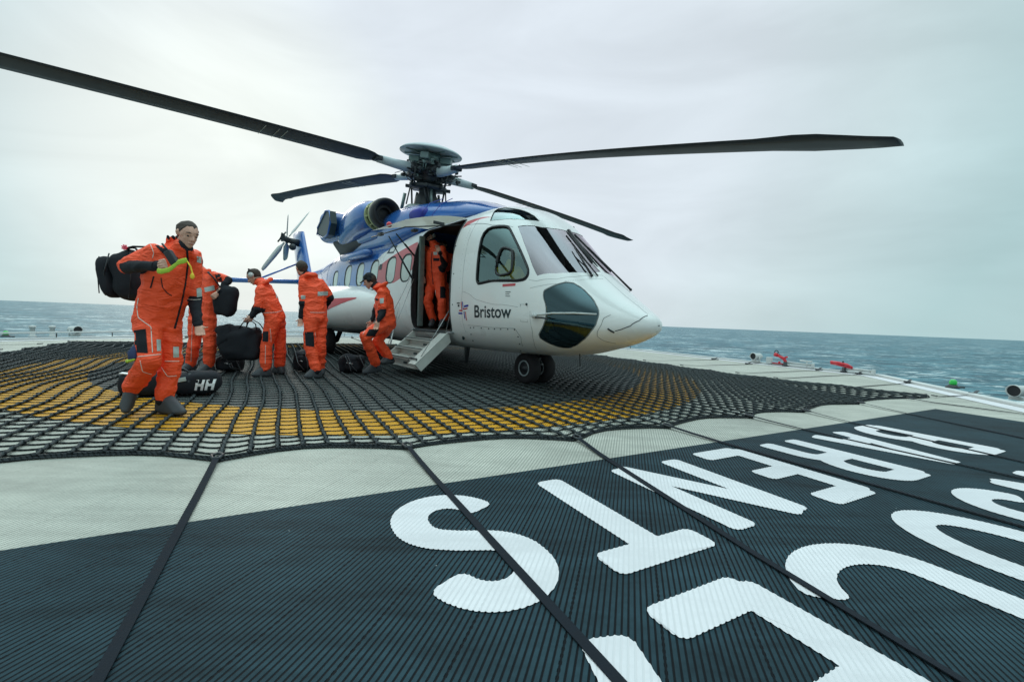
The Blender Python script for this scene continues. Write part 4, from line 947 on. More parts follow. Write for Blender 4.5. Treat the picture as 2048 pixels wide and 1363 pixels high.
# landing gear
def wheel(parent, c, r, w, axis=(0, 1, 0)):
    bm = BM(); lathe(bm, [(r * .55, -w * .46), (r * .8, -w * .5), (r * .94, -w * .42), (r * .985, -w * .25), (r, -w * .08), (r, w * .08), (r * .985, w * .25), (r * .94, w * .42), (r * .8, w * .5), (r * .55, w * .46)], 36, axis, c); t = obj('tyre', bm, M['tyre'], parent)
    bm = BM(); lathe(bm, [(r * .56, -w * .44), (r * .55, -w * .36), (r * .42, -w * .30), (r * .2, -w * .36), (r * .16, -w * .5), (0, -w * .5)], 28, axis, c); lathe(bm, [(r * .56, w * .44), (r * .55, w * .36), (r * .42, w * .30), (r * .2, w * .36), (r * .16, w * .5), (0, w * .5)], 28, axis, c)
    for k in range(8):
        a = k * math.pi / 4; ball(bm, V(c) + V((r * .34 * math.cos(a), -w * .35, r * .34 * math.sin(a))), .012, 1)
    obj('rim', bm, M['dark'], parent)
    bm = BM(); tube(bm, [V(c) + V((r * .47 * math.cos(k * math.pi / 12), -w * .40, r * .47 * math.sin(k * math.pi / 12))) for k in range(24)], .012, 6, closed=True); obj('rim_ring', bm, M['cuff'], parent)
ng = thing('nose_gear', '', ''); ng.parent = heli; del ng['label']; del ng['category']
wheel(ng, (0, -.165, .262), .258, .19); wheel(ng, (0, .165, .262), .258, .19)
bm = BM(); tube(bm, [(.0, -.12, .262), (0, .12, .262)], .04, 12); tube(bm, [(0, 0, .24), (.02, 0, .42)], .05, 12); tube(bm, [(.02, 0, .40), (.05, 0, .66)], .06, 12); box(bm, (.10, 0, .40), (.05, .06, .09), None, .01); box(bm, (.09, 0, .28), (.03, .03, .1), None, .01); tube(bm, [(.03, .0, .5), (-.3, 0, .62)], .025, 8); box(bm, (-.08, 0, .45), (.05, .08, .12), None, .01); obj('strut', bm, M['dark'], ng)
bm = BM(); ball(bm, (.13, -.05, .30), .02); ball(bm, (.14, .03, .33), .025); obj('tow_fitting', bm, M['steel'], ng)
for sy in (-1, 1):
    mg = thing('main_gear', '', ''); mg.parent = heli; del mg['label']; del mg['category']
    wheel(mg, (-6.2, 1.45 * sy, .33), .33, .27); bm = BM(); tube(bm, [(-6.2, 1.2 * sy, .33), (-6.2, 1.62 * sy, .33)], .05, 12); tube(bm, [(-6.2, 1.22 * sy, .33), (-6.0, 1.12 * sy, .8)], .06, 12); obj('strut', bm, M['dark'], mg)
# aerials under the belly
bm = BM(); hull(bm, [((-1.55, -.35, .5), .03), ((-1.45, -.35, .5), .03), ((-1.53, -.35, .22), .025), ((-1.50, -.35, .22), .025)]); box(bm, (-1.5, -.35, .24), (.05, .42, .018), None, .005); obj('belly_aerial', bm, M['dark'], heli)
bm = BM(); tube(bm, [(1.15, -.2, .6), (1.17, -.2, .42)], .008, 6); obj('whip_aerial', bm, M['dark'], heli)
# upper door, lifted like a canopy
dr = thing('upper_door', '', ''); dr.parent = heli; del dr['label']; del dr['category']
bm = BM(); rows = []; nx, ny = 10, 10
for a in range(ny + 1):
    f = a / ny; y = -.74 - 1.14 * f; z = 2.75 + .035 * math.sin(f * 3.1) - .22 * f ** 1.2; rows.append([bm.verts.new((-1.05 - 1.40 * b / nx, y, z + .0 * b)) for b in range(nx + 1)])
for A, B in zip(rows, rows[1:]):
    for b in range(nx): bm.faces.new((A[b], A[b + 1], B[b + 1], B[b]))
g_ = bmesh.ops.solidify(bm, geom=bm.faces[:], thickness=.11); bmesh.ops.recalc_face_normals(bm, faces=bm.faces)
for f in bm.faces: f.normal_update(); f.material_index = 1 if f.normal.z > .6 else 0
obj('door_panel', bm, [M['beige'], M['white']], dr, smooth=False)
bm = BM(); tube(bm, [(-1.07, -.85, 2.62), (-1.07, -1.86, 2.42)], .010, 6); tube(bm, [(-1.07, -1.87, 2.42), (-2.42, -1.87, 2.42)], .010, 6); box(bm, (-1.5, -1.5, 2.48), (.12, .08, .04), None, .005); box(bm, (-2.05, -1.86, 2.43), (.14, .06, .05), None, .005); box(bm, (-1.04, -1.3, 2.57), (.02, .2, .05), None, .005); obj('door_latch_bar', bm, M['dark'], dr)
for x, e in ((-2.42, (-2.47, -1.02, 1.75)), (-2.1, (-2.46, -1.0, 2.2))):
    bm = BM(); tube(bm, [(x, -1.55, 2.49), e], .011, 8); V1, V2 = V((x, -1.55, 2.49)), V(e); tube(bm, [V1.lerp(V2, .45), V2], .018, 8); obj('gas_strut', bm, M['ink'], dr)
bm = BM(); ball(bm, (-1.95, -1.75, 2.60), .05, 2); obj('anti_collision_light', bm, M['firered'], dr)
# airstair
ast = thing('airstair', '', ''); ast.parent = heli; del ast['label']; del ast['category']
A0, B0 = V((0, -1.01, .76)), V((0, -1.60, .22)); dv_ = (B0 - A0)
bm = BM()
for x in (-1.10, -2.38):
    P = [A0 + V((x, 0, .02)), B0 + V((x, -.02, .03)), B0 + V((x, .09, -.08)), A0 + V((x, .05, -.14))]; sx = .035 if x > -2 else -.035
    v = [bm.verts.new(p) for p in P] + [bm.verts.new(p + V((-sx, 0, 0))) for p in P]
    for q in ((0, 1, 2, 3), (7, 6, 5, 4), (0, 4, 5, 1), (1, 5, 6, 2), (2, 6, 7, 3), (3, 7, 4, 0)): bm.faces.new([v[i] for i in q])
P = [A0 + V((-1.13, .05, -.12)), B0 + V((-1.13, .07, -.06)), B0 + V((-2.35, .07, -.06)), A0 + V((-2.35, .05, -.12))]; bm.faces.new([bm.verts.new(p) for p in P])
bmesh.ops.recalc_face_normals(bm, faces=bm.faces); obj('stair_shell', bm, M['stairgrey'], ast, smooth=False)
bm = BM(); f_ = V((0, -.03, .05))
P = [A0 + V((-1.10, -.01, .028)), B0 + V((-1.10, -.03, .038)), B0 + V((-1.33, -.03, .038)), A0 + V((-1.33, -.01, .028))]
v = [bm.verts.new(p) for p in P]; bm.faces.new(v); r_ = bmesh.ops.extrude_face_region(bm, geom=bm.faces[:]); bmesh.ops.translate(bm, vec=(0, .008, -.02), verts=[g for g in r_['geom'] if isinstance(g, bmesh.types.BMVert)]); bmesh.ops.recalc_face_normals(bm, faces=bm.faces); obj('side_cheek', bm, M['stairgrey'], ast, smooth=False)
for k in range(3):
    p = A0.lerp(B0, (k + .75) / 3.1) + V((-1.86, .06, -.03 + .02 * k)); bm = BM(); box(bm, p + V((0, 0, .02)), (1.04, .21, .03), None, .004); box(bm, p + V((0, .0, -.07)), (1.0, .015, .15)); st_ = obj('step', bm, M['stairgrey'], ast, smooth=False)
    bm = BM(); box(bm, p + V((0, -.095, .037)), (1.04, .028, .012), None, .002); box(bm, p + V((.12, -.012, -.07)), (.12, .012, .04)); obj('tread_edge', bm, M['ink'], st_, smooth=False)
bm = BM(); tube(bm, [A0 + V((-1.15, -.02, .02)), A0 + V((-2.35, -.02, .02))], .022, 8); obj('hinge', bm, M['dark'], ast); bm = BM(); tube(bm, [B0 + V((-1.16, .03, .06)), B0 + V((-1.16, .03, .12)), B0 + V((-1.4, .03, .12)), B0 + V((-1.45, .03, .07))], .012, 6); obj('latch', bm, M['dark'], ast)
for a, b, w in (((-1.14, -1.50, .38), (-1.12, -.90, 1.32), .006), ((-1.12, -1.06, .78), (-1.10, -.9, 1.5), .006), ((-2.40, -1.6, .30), (-2.42, -1.02, 1.75), .005), ((-2.52, -1.35, 1.15), (-2.46, -1.02, 1.9), .005), ((-2.45, -1.45, .48), (-2.95, -1.12, .98), .016), ((-2.62, -1.2, 1.30), (-2.55, -1.3, .98), .005)):
    bm = BM(); tube(bm, [a, V(a).lerp(V(b), .5) + V((0, 0, -.015)), b], w, 6); obj('stair_cable', bm, M['steel'], ast)
# main rotor
RH = V((-3.80, 0, 4.33)); RA = V((.128, 0, 1)).normalized()
rot = thing('main_rotor', '', ''); rot.parent = heli; del rot['label']; del rot['category']
QM = RA.to_track_quat('Z', 'Y').to_matrix()
def rp(r, az, h): return RH + QM @ V((r * math.cos(az), r * math.sin(az), h))
bm = BM(); lathe(bm, [(.30, -.82), (.27, -.60), (.20, -.50), (.19, -.30), (.26, -.26), (.30, -.2), (.30, -.10), (.34, -.08), (.34, .08), (.25, .12), (.2, .22), (.16, .36), (0, .36)], 32, RA, RH); obj('rotor_mast', bm, M['dark'], rot)
bm = BM(); lathe(bm, [(.0, .56), (.2, .555), (.45, .52), (.64, .45), (.705, .40), (.70, .385), (.45, .39), (.2, .40), (0, .40)], 48, RA, RH); cap_ = obj('hub_cover', bm, M['cuff'], rot)
bm = BM()
for k in range(8): a = k * math.pi / 4; tube(bm, [rp(.16, a, .38), rp(.62, a, .375)], .016, 5)
lathe(bm, [(.20, .24), (.24, .26), (.24, .38), (.2, .38)], 24, RA, RH); obj('cover_ribs', bm, M['hubgrey'], cap_)
bm = BM()
for k in range(4):
    a = R(45) + k * math.pi / 2; box(bm, rp(.36, a, .26), (.26, .18, .14), QM @ Matrix.Rotation(a, 3, 'Z'), .02); tube(bm, [rp(.1, a, .15), rp(.42, a, .24)], .05, 8)
obj('vibration_absorbers', bm, M['hubgrey'], rot)
bm = BM(); lathe(bm, [(.20, -.42), (.42, -.40), (.44, -.36), (.42, -.31), (.2, -.31)], 32, RA, RH)
for k in range(8): a = k * math.pi / 4 + .2; box(bm, rp(.44, a, -.36), (.14, .07, .07), QM @ Matrix.Rotation(a, 3, 'Z'), .01)
obj('swashplate', bm, M['dark'], rot)
random.seed(3); bm = BM()
for k in range(4):
    a = R(20) + k * math.pi / 2
    tube(bm, [rp(.46, a, -.38), rp(.52, a + .1, .0)], .018, 6); tube(bm, [rp(.38, a + .5, -.4), rp(.33, a + .8, -.75)], .022, 6); tube(bm, [rp(.40, a + .7, -.38), rp(.46, a + .9, -.78)], .016, 6); tube(bm, [rp(.30, a, -.1), rp(.55, a + .35, -.12), rp(.62, a + .4, -.02)], .028, 6)
for k in range(80):
    a = random.random() * 6.283; r_ = random.uniform(.18, .72); h = random.uniform(-.30, .24) * (1.2 - r_); box(bm, rp(r_, a, h), (random.uniform(.03, .12), random.uniform(.03, .09), random.uniform(.02, .08)), QM @ Matrix.Rotation(random.random() * 3, 3, 'Z'), .006)
for k in range(44):
    a = random.random() * 6.283; tube(bm, [rp(random.uniform(.2, .4), a, random.uniform(-.3, .1)), rp(random.uniform(.3, .78), a + random.uniform(-.4, .4), random.uniform(-.2, .25))], random.uniform(.007, .016), 5)
obj('rotor_head_linkages', bm, M['dark'], rot)['kind'] = 'stuff'
bm = BM(); random.seed(5)
for k in range(30):
    a = random.random() * 6.283; r_ = random.uniform(.2, .48); box(bm, rp(r_, a, random.uniform(-.15, .2)), (random.uniform(.04, .12), random.uniform(.03, .07), random.uniform(.02, .06)), QM @ Matrix.Rotation(random.random() * 3, 3, 'Z'), .006)
for k in range(10):
    a = random.random() * 6.283; tube(bm, [rp(.3, a, -.1), rp(.45, a + .2, .15)], .012, 5)
obj('rotor_head_fittings', bm, M['hubgrey'], rot)['kind'] = 'stuff'
bm = BM()
for k in range(3): a = R(100) + k * 2.1; tube(bm, [RH + V((.28 * math.cos(a), .28 * math.sin(a), -.45)), RH + V((.36 * math.cos(a), .36 * math.sin(a), -.85))], .03, 8)
lathe(bm, [(.5, -.86), (.42, -.78), (.2, -.76)], 28, RA, RH)
tube(bm, [RH + V((-.5, -.35, -.45)), RH + V((-.55, -.4, -.80))], .04, 8); obj('servo_actuators', bm, M['hubgrey'], rot)
def blade(tip_w, mid_lift, lag=0.0):
    """tip_w: blade tip in world space"""
    tip = HM.inverted() @ V(tip_w); d = tip - RH; L = d.length; bm = BM(); N = 40; rows = []
    e = d.normalized(); side = V((0, 0, 1)).cross(e).normalized(); upb = e.cross(side).normalized()
    prof = [(.5, 0), (.36, .045), (.1, .07), (-.2, .045), (-.5, .005), (-.2, -.035), (.1, -.045), (.36, -.035)]
    for i in range(N + 1):
        f = .145 + .855 * i / N; r = f * L; ch = .50; sw_ = 0; an = 0
        if f < .18: ch = .20 + .34 * (f - .145) / .035
        if f > .945: g = (f - .945) / .055; sw_ = .20 * g ** 1.3; ch = .54 - .26 * g; an = -.07 * g
        if .89 < f <= .945: ch = .54 + .07 * math.sin(math.pi * (f - .89) / .055)
        lift = mid_lift * math.sin(math.pi * min(1, f)) ; c = RH + e * r + upb * (lift + an) - side * sw_ * 1.0
        tw = R(10.5 - 9 * f); cs, sn = math.cos(tw), math.sin(tw)
        rows.append([bm.verts.new(c + side * (x * ch * cs - z * ch * sn) + upb * (x * ch * sn + z * ch * cs)) for x, z in prof])
    for A, B in zip(rows, rows[1:]):
        for k in range(8): bm.faces.new((A[k], A[(k + 1) % 8], B[(k + 1) % 8], B[k]))
    bm.faces.new(rows[0]); bm.faces.new(rows[-1][::-1]); bmesh.ops.recalc_face_normals(bm, faces=bm.faces); bl = obj('rotor_blade', bm, M['blade'], rot)
    bm = BM(); c0 = RH + e * .34; tube(bm, [c0, RH + e * .5, RH + e * .85, RH + e * 1.28 + upb * mid_lift * .4], [.08, .105, .085, .07], 14, flat=1.15); obj('blade_cuff', bm, M['cuff'], bl)
    bm = BM(); box(bm, RH + e * .42, (.22, .26, .2), Matrix((e, side, upb)).transposed(), .03); box(bm, RH + e * .50 - side * .14, (.10, .12, .08), Matrix((e, side, upb)).transposed(), .015); obj('blade_fitting', bm, M['dark'], bl); bm = BM(); box(bm, RH + e * 1.27 + upb * (mid_lift * .4), (.16, .20, .09), Matrix((e, side, upb)).transposed(), .02); obj('blade_clamp', bm, M['dark'], bl)
    bm = BM()
    for f in (.36, .375, .40):
        c = RH + e * f * L + upb * (mid_lift * math.sin(math.pi * f) - .038); tube(bm, [c + side * .24, c - side * .26], .004, 4)
    obj('chord_marks', bm, M['beige'], bl)
    return bl
blade((3.005, 3.475, 2.555), .09); blade((-8.610, 15.703, 4.988), .05); blade((3.99, 16.255, 4.15), .05)
wb = HM @ RH; az = R(-136.4); blade((wb.x + 8.57 * math.cos(az), wb.y + 8.57 * math.sin(az), wb.z - .35), .04)
# tail: pylon, tail rotor, stabiliser
tl = thing('tail', '', ''); tl.parent = heli; del tl['label']; del tl['category']
bm = BM(); rows = []
for f in [k / 10 for k in range(11)]:
    xl = -13.05 - 1.35 * f; xt = -14.9 - 1.05 * f; z = 2.2 + 2.15 * f; w = .19 - .06 * f; ring = []
    for k in range(20):
        a = 2 * math.pi * k / 20; c = math.cos(a); ring.append(bm.verts.new(((xl + xt) / 2 + (xl - xt) / 2 * c, w * math.sin(a) * (1 + .25 * c), z)))
    rows.append(ring)
for A, B in zip(rows, rows[1:]):
    for k in range(20): bm.faces.new((A[k], A[(k + 1) % 20], B[(k + 1) % 20], B[k]))
bm.faces.new(rows[0]); bm.faces.new(rows[-1]); bmesh.ops.recalc_face_normals(bm, faces=bm.faces); obj('tail_pylon', bm, M['blue'], tl)
bm = BM(); hull(bm, [((-12.9, 0, 2.3), .22), ((-14.9, 0, 2.3), .12), ((-13.2, 0, 2.0), .15), ((-14.2, 0, 2.05), .12)]); obj('pylon_root', bm, M['white'], tl)
HT = V((-14.35, -.62, 3.92)); inv = Matrix.Rotation(-HROT, 3, 'Z')
b1_ = (inv @ V((.48, .95, 1.39))).normalized(); b2v = inv @ V((.78, -1.25, .80)); b2v = (b2v - b1_ * b2v.dot(b1_)).normalized(); ax = b1_.cross(b2v).normalized()
if ax.y > 0: ax = -ax
bm = BM(); tube(bm, [(-14.55, -.05, 3.85), HT - ax * .02], [.16, .1], 12); tube(bm, [HT - ax * .1, HT + ax * .22], .12, 14); box(bm, HT + ax * .16, (.3, .1, .3), None, .03); ball(bm, HT + V((.1, .2, -.28)), .14, 2); tube(bm, [HT + ax * .2 + b1_ * .28, HT + ax * .2 - b1_ * .28], .03, 6); tube(bm, [HT + ax * .2 + b2v * .28, HT + ax * .2 - b2v * .28], .03, 6); obj('tail_rotor_hub', bm, M['dark'], tl)
for bdir in (b1_, -b1_, b2v, -b2v):
    sd = ax.cross(bdir).normalized(); bm = BM(); rows = []
    for f, ch in ((.10, .08), (.2, .1), (.3, .22), (.5, .24), (.9, .22), (1, .15)):
        c = HT + bdir * 1.68 * f; tw = R(50 - 25 * f); u = sd * math.cos(tw) + ax * math.sin(tw); w_ = bdir.cross(u)
        rows.append([bm.verts.new(c + u * ch * x + w_ * ch * z) for x, z in ((.5, 0), (.1, .08), (-.5, 0), (.1, -.08))])
    for A, B in zip(rows, rows[1:]):
        for k in range(4): bm.faces.new((A[k], A[(k + 1) % 4], B[(k + 1) % 4], B[k]))
    bm.faces.new(rows[0]); bm.faces.new(rows[-1]); bmesh.ops.recalc_face_normals(bm, faces=bm.faces); obj('tail_rotor_blade', bm, M['edge'], tl)
bm = BM(); rows = []
for y, x0s, x1s, z in ((-.1, -13.7, -14.9, 2.25), (-1.5, -13.9, -14.9, 2.18), (-2.7, -14.05, -14.85, 2.12)):
    c = (x0s + x1s) / 2; h = (x0s - x1s) / 2; rows.append([bm.verts.new((c + h * a, y, z + b_)) for a, b_ in ((1, 0), (.5, .09), (-.3, .075), (-1, 0), (-.3, -.075), (.5, -.09))])
for A, B in zip(rows, rows[1:]):
    for k in range(6): bm.faces.new((A[k], A[(k + 1) % 6], B[(k + 1) % 6], B[k]))
bm.faces.new(rows[0]); bm.faces.new(rows[-1]); bmesh.ops.recalc_face_normals(bm, faces=bm.faces); obj('stabiliser', bm, M['blue'], tl)
bm = BM(); tube(bm, [(-14.5, -.1, 3.05), (-14.35, -1.65, 2.22)], .035, 8); obj('stabiliser_strut', bm, M['blue'], tl)
# ================================================================ people
POSES, PATCH = {}, {}
POSES['walker']=dict(head=(-3.046,4.12,1.711), fd=(0.88,-0.38,-0.22), neck=(-3.121,4.13,1.549), RS=(-3.265,4.02,1.523), LS=(-3.122,4.28,1.533), RE=(-3.531,4,1.379), RW=(-3.058,3.8,1.384), RH=(-2.915,3.74,1.413), LE=(-3.123,4.32,1.107), LW=(-3.005,4.2,0.883), LH=(-2.948,4.16,0.778), RP=(-3.388,4.08,0.891), LP=(-3.326,4.24,0.893), RK=(-3.28,3.98,0.551), LK=(-3.266,4.22,0.522), RA=(-3.58,4.14,0.256), LA=(-3.324,4.2,0.179), RT=(-3.572,4.06,0.059), LT=(-3.085,4.12,0.051))
POSES['b2']=dict(head=(-5.106,7.1,1.741), fd=(-0.7,0.3,-0.5), neck=(-5.009,7.1,1.601), RS=(-5.188,7.25,1.521), LS=(-4.742,6.98,1.552), RE=(-5.313,7.3,1.158), RW=(-5.256,7.2,0.927), RH=(-5.219,7.15,0.831), LE=(-4.461,6.9,1.485), LW=(-4.523,6.75,1.286), LH=(-4.55,6.7,1.222), RP=(-5.138,7.15,0.85), LP=(-4.833,6.98,0.862), RK=(-5.14,7.1,0.429), LK=(-4.778,6.95,0.452), RA=(-5.223,7.15,0.055), LA=(-4.826,7,0.087), RT=(-5.249,7,-0.011), LT=(-4.858,6.9,-0.023))
POSES['b3']=dict(head=(-4.093,6.95,1.559), fd=(-0.78,-0.1,-0.62), neck=(-3.942,6.95,1.455), RS=(-3.981,7.12,1.403), LS=(-3.883,6.78,1.344), RE=(-4.143,7.1,1.05), RW=(-4.238,7.1,0.918), RH=(-4.274,7.08,0.86), LE=(-3.883,6.72,1.051), LW=(-3.973,6.72,0.941), LH=(-4.038,6.74,0.877), RP=(-3.775,7.08,0.888), LP=(-3.746,6.88,0.873), RK=(-3.748,7.1,0.484), LK=(-3.826,6.85,0.48), RA=(-3.778,7.15,0.153), LA=(-3.838,6.85,0.142), RT=(-3.918,7.2,0.051), LT=(-3.965,6.75,0.039))
POSES['b4']=dict(head=(-3.372,7,1.718), fd=(-0.75,0.62,-0.1), neck=(-3.267,7,1.572), RS=(-3.111,7.1,1.508), LS=(-3.281,6.9,1.485), RE=(-2.967,7.15,1.292), RW=(-3.117,7.3,1.12), RH=(-3.165,7.3,1.044), LE=(-3.268,6.85,1.172), LW=(-3.295,6.85,0.953), LH=(-3.292,6.83,0.86), RP=(-3.086,7.05,0.915), LP=(-3.162,6.9,0.912), RK=(-3.057,7,0.517), LK=(-3.147,6.85,0.507), RA=(-3.085,7.1,0.137), LA=(-3.047,6.85,0.158), RT=(-3.291,7.25,0.07), LT=(-3.155,6.75,0.048))
POSES['b5']=dict(head=(-2.415,7.4,1.594), fd=(-0.85,-0.1,-0.45), neck=(-2.276,7.42,1.509), RS=(-2.212,7.58,1.447), LS=(-2.164,7.25,1.411), RE=(-2.364,7.6,1.115), RW=(-2.389,7.5,0.942), RH=(-2.421,7.5,0.873), LE=(-2.125,7.2,1.1), LW=(-2.164,7.1,0.943), LH=(-2.188,7.08,0.854), RP=(-2.112,7.52,0.885), LP=(-2.155,7.32,0.868), RK=(-2.295,7.5,0.587), LK=(-2.393,7.15,0.682), RA=(-2.133,7.65,0.307), LA=(-2.295,7.45,0.206), RT=(-2.217,7.5,0.23), LT=(-2.479,7.4,0.06))
POSES['b6']=dict(head=(-1.706,8.863,2.614), fd=(-0.35,-0.85,-0.4), neck=(-1.61,8.748,2.45), RS=(-1.802,8.978,2.391), LS=(-1.41,8.507,2.331), RE=(-1.875,8.987,2.057), RW=(-1.81,8.754,1.835), RH=(-1.785,8.692,1.732), LE=(-1.339,8.422,2.028), LW=(-1.389,8.17,2.224), LH=(-1.457,8.22,2.348), RP=(-1.632,8.774,1.715), LP=(-1.445,8.55,1.704), RK=(-1.674,8.636,1.341), LK=(-1.355,8.363,1.333), RA=(-1.578,8.709,0.993), LA=(-1.334,8.416,1.002), RT=(-1.55,8.363,0.88), LT=(-1.313,8.078,0.874))
POSES['b7']=dict(head=(-1.56,9.5,2.684), fd=(-0.35,-0.85,-0.4), neck=(-1.54,9.476,2.511), RS=(-1.686,9.651,2.469), LS=(-1.343,9.24,2.419), RE=(-1.71,9.603,2.138), RW=(-1.64,9.362,1.901), RH=(-1.615,9.301,1.792), LE=(-1.293,9.18,2.103), LW=(-1.31,9.2,1.898), LH=(-1.314,9.174,1.813), RP=(-1.579,9.523,1.813), LP=(-1.395,9.302,1.8), RK=(-1.574,9.439,1.422), LK=(-1.34,9.158,1.418), RA=(-1.55,9.488,1.082), LA=(-1.341,9.237,1.087), RT=(-1.525,9.223,0.996), LT=(-1.321,8.979,1.004))
PATCH['walker']=[
  ('zipper','line',0.009,'BLK',[(-2.964,4,1.564),(-2.954,4,1.434),(-2.975,4,1.259),(-3.006,4,1.097),(-3.043,4,0.949),(-3.076,4,0.83)]),
  ('pocket','quad',0,'BLK',[(-3.459,4,0.808),(-3.336,4,0.828),(-3.317,4,0.607),(-3.447,4,0.609)]),
  ('reflector','quad',0,'REFL',[(-3.238,4,0.736),(-3.199,4,0.737),(-3.196,4,0.634),(-3.233,4,0.63)]),
  ('reflector','quad',0,'REFL',[(-3.086,4,0.675),(-3.034,4,0.677),(-3.031,4,0.581),(-3.084,4,0.576)]),
  ('reflector','quad',0,'REFL',[(-2.875,4,1.212),(-2.828,4,1.221),(-2.825,4,1.141),(-2.872,4,1.132)]),
  ('reflector','quad',0,'REFL',[(-2.874,4,1.502),(-2.833,4,1.497),(-2.832,4,1.439),(-2.873,4,1.449)]),
  ('piping','line',0.004,'PIPE',[(-3.402,4,1.103),(-3.417,4,1.022),(-3.405,4,0.928),(-3.336,4,0.879),(-3.288,4,0.849),(-3.282,4,0.734),(-3.273,4,0.601)]),
  ('piping','line',0.004,'PIPE',[(-3.418,4,0.569),(-3.329,4,0.582),(-3.174,4,0.605)]),
  ('piping','line',0.003,'PIPE',[(-3.388,4,0.538),(-3.366,4,0.435),(-3.27,4,0.409)]),
  ('piping','line',0.004,'PIPE',[(-3.164,4,0.539),(-3.086,4,0.541),(-3.016,4,0.545)]),
  ('piping','line',0.003,'PIPE',[(-3.196,4,0.486),(-3.137,4,0.399),(-3.041,4,0.411)]),
  ('piping','line',0.003,'PIPE',[(-3.297,4,1.601),(-3.263,4,1.516),(-3.278,4,1.457)]),
  ('piping','line',0.003,'PIPE',[(-2.952,4,1.111),(-2.889,4,1.108),(-2.82,4,1.119)]),
  ('piping','line',0.003,'PIPE',[(-2.991,4,0.893),(-2.998,4,0.745),(-3.008,4,0.597)]),
  ('shoulder_strap','quad',0,'BLK',[(-3.293,4,1.626),(-3.22,4,1.626),(-3.037,4,1.474),(-3.11,4,1.445)]),
  ('hanging_cord','line',0.004,'BLK',[(-3.197,4,1.294),(-3.183,4,1.207),(-3.139,4,1.158),(-3.087,4,1.13)]),
  ('hanging_cord','line',0.006,'BLK',[(-3.263,4,1.306),(-3.278,4,1.247),(-3.297,4,1.188)]),
]
PATCH['b2']=[
  ('piping','line',0.004,'PIPE',[(-5.021,6.9,0.839),(-5.034,6.9,0.445),(-5.041,6.9,0.168)]),
  ('reflector','quad',0,'REFL',[(-4.843,6.9,1.353),(-4.687,6.9,1.398),(-4.671,6.9,1.321),(-4.827,6.9,1.284)]),
  ('shoulder_strap','quad',0,'BLK',[(-4.689,6.9,1.631),(-4.595,6.9,1.596),(-4.53,6.9,1.366),(-4.624,6.9,1.339)]),
]
PATCH['b3']=[
  ('pocket','quad',0,'BLK',[(-3.875,6.8,0.711),(-3.772,6.8,0.715),(-3.773,6.8,0.553),(-3.862,6.8,0.556)]),
  ('reflector','quad',0,'REFL',[(-3.668,6.8,1.29),(-3.589,6.8,1.296),(-3.576,6.8,1.246),(-3.655,6.8,1.235)]),
  ('piping','line',0.004,'PIPE',[(-3.748,6.8,0.756),(-3.731,6.8,0.653),(-3.729,6.8,0.534)]),
  ('piping','line',0.004,'PIPE',[(-3.813,6.8,0.498),(-3.815,6.8,0.347),(-3.816,6.8,0.195)]),
  ('piping','line',0.004,'PIPE',[(-3.855,6.8,0.995),(-3.649,6.8,1.015),(-3.491,6.8,1.068)]),
]
PATCH['b4']=[
  ('pocket','quad',0,'BLK',[(-3.21,6.8,0.729),(-3.072,6.8,0.735),(-3.055,6.8,0.505),(-3.192,6.8,0.515)]),
  ('reflector','quad',0,'REFL',[(-3.02,6.8,1.355),(-2.862,6.8,1.369),(-2.861,6.8,1.306),(-3.019,6.8,1.29)]),
  ('reflector','quad',0,'REFL',[(-3.28,6.8,1.289),(-3.209,6.8,1.292),(-3.208,6.8,1.237),(-3.274,6.8,1.234)]),
  ('piping','line',0.004,'PIPE',[(-3.133,6.8,1.034),(-3.014,6.8,1.034),(-2.879,6.8,1.044)]),
  ('piping','line',0.003,'PIPE',[(-3.048,6.8,0.728),(-3.03,6.8,0.601)]),
]
PATCH['b5']=[
  ('pocket','quad',0,'BLK',[(-2.313,7.1,0.798),(-2.147,7.1,0.813),(-2.219,7.1,0.686),(-2.368,7.1,0.688)]),
  ('reflector','quad',0,'REFL',[(-2.156,7.1,1.301),(-2.09,7.1,1.312),(-2.088,7.1,1.229),(-2.149,7.1,1.219)]),
  ('piping','line',0.004,'PIPE',[(-2.299,7.1,0.915),(-2.363,7.1,0.813),(-2.418,7.1,0.695)]),
  ('vest_pouch','quad',0,'LIME',[(-2.344,7.1,1.417),(-2.262,7.1,1.428),(-2.25,7.1,1.305),(-2.333,7.1,1.297)]),
  ('zipper','line',0.008,'BLK',[(-2.324,7.1,1.278),(-2.288,7.1,1.147),(-2.244,7.1,1.041)]),
  ('belt','quad',0,'BLK',[(-2.357,7.1,1.285),(-2.176,7.1,1.308),(-2.175,7.1,1.267),(-2.348,7.1,1.244)]),
]
PATCH['b6']=[
  ('zipper','line',0.009,'BLK',[(-1.503,8,2.206),(-1.512,8,2.061),(-1.5,8,1.882),(-1.463,8,1.614)]),
  ('pocket','quad',0,'BLK',[(-1.34,8,1.592),(-1.227,8,1.597),(-1.229,8,1.387),(-1.333,8,1.383)]),
  ('belt','quad',0,'BLK',[(-1.484,8,2.096),(-1.349,8,2.101),(-1.354,8,2.049),(-1.476,8,2.044)]),
  ('reflector','quad',0,'REFL',[(-1.481,8,2.207),(-1.409,8,2.215),(-1.407,8,2.154),(-1.475,8,2.152)]),
  ('piping','line',0.005,'PIPE',[(-1.421,8,1.526),(-1.406,8,1.391)]),
]
for k in ('b7',):                                        # same cabin floor for both
    for j in POSES[k]:
        if j != 'fd': x, y, z = POSES[k][j]; POSES[k][j] = (x, y, z - .12)
for j in ('RA', 'LA', 'RT', 'LT'):
    x, y, z = POSES['b2'][j]; POSES['b2'][j] = (x, y, z + .065)
def seg_d(p, a, b):
    ab = b - a; t = max(0, min(1, (p - a).dot(ab) / max(1e-9, ab.length_squared))); return (p - a - ab * t).length
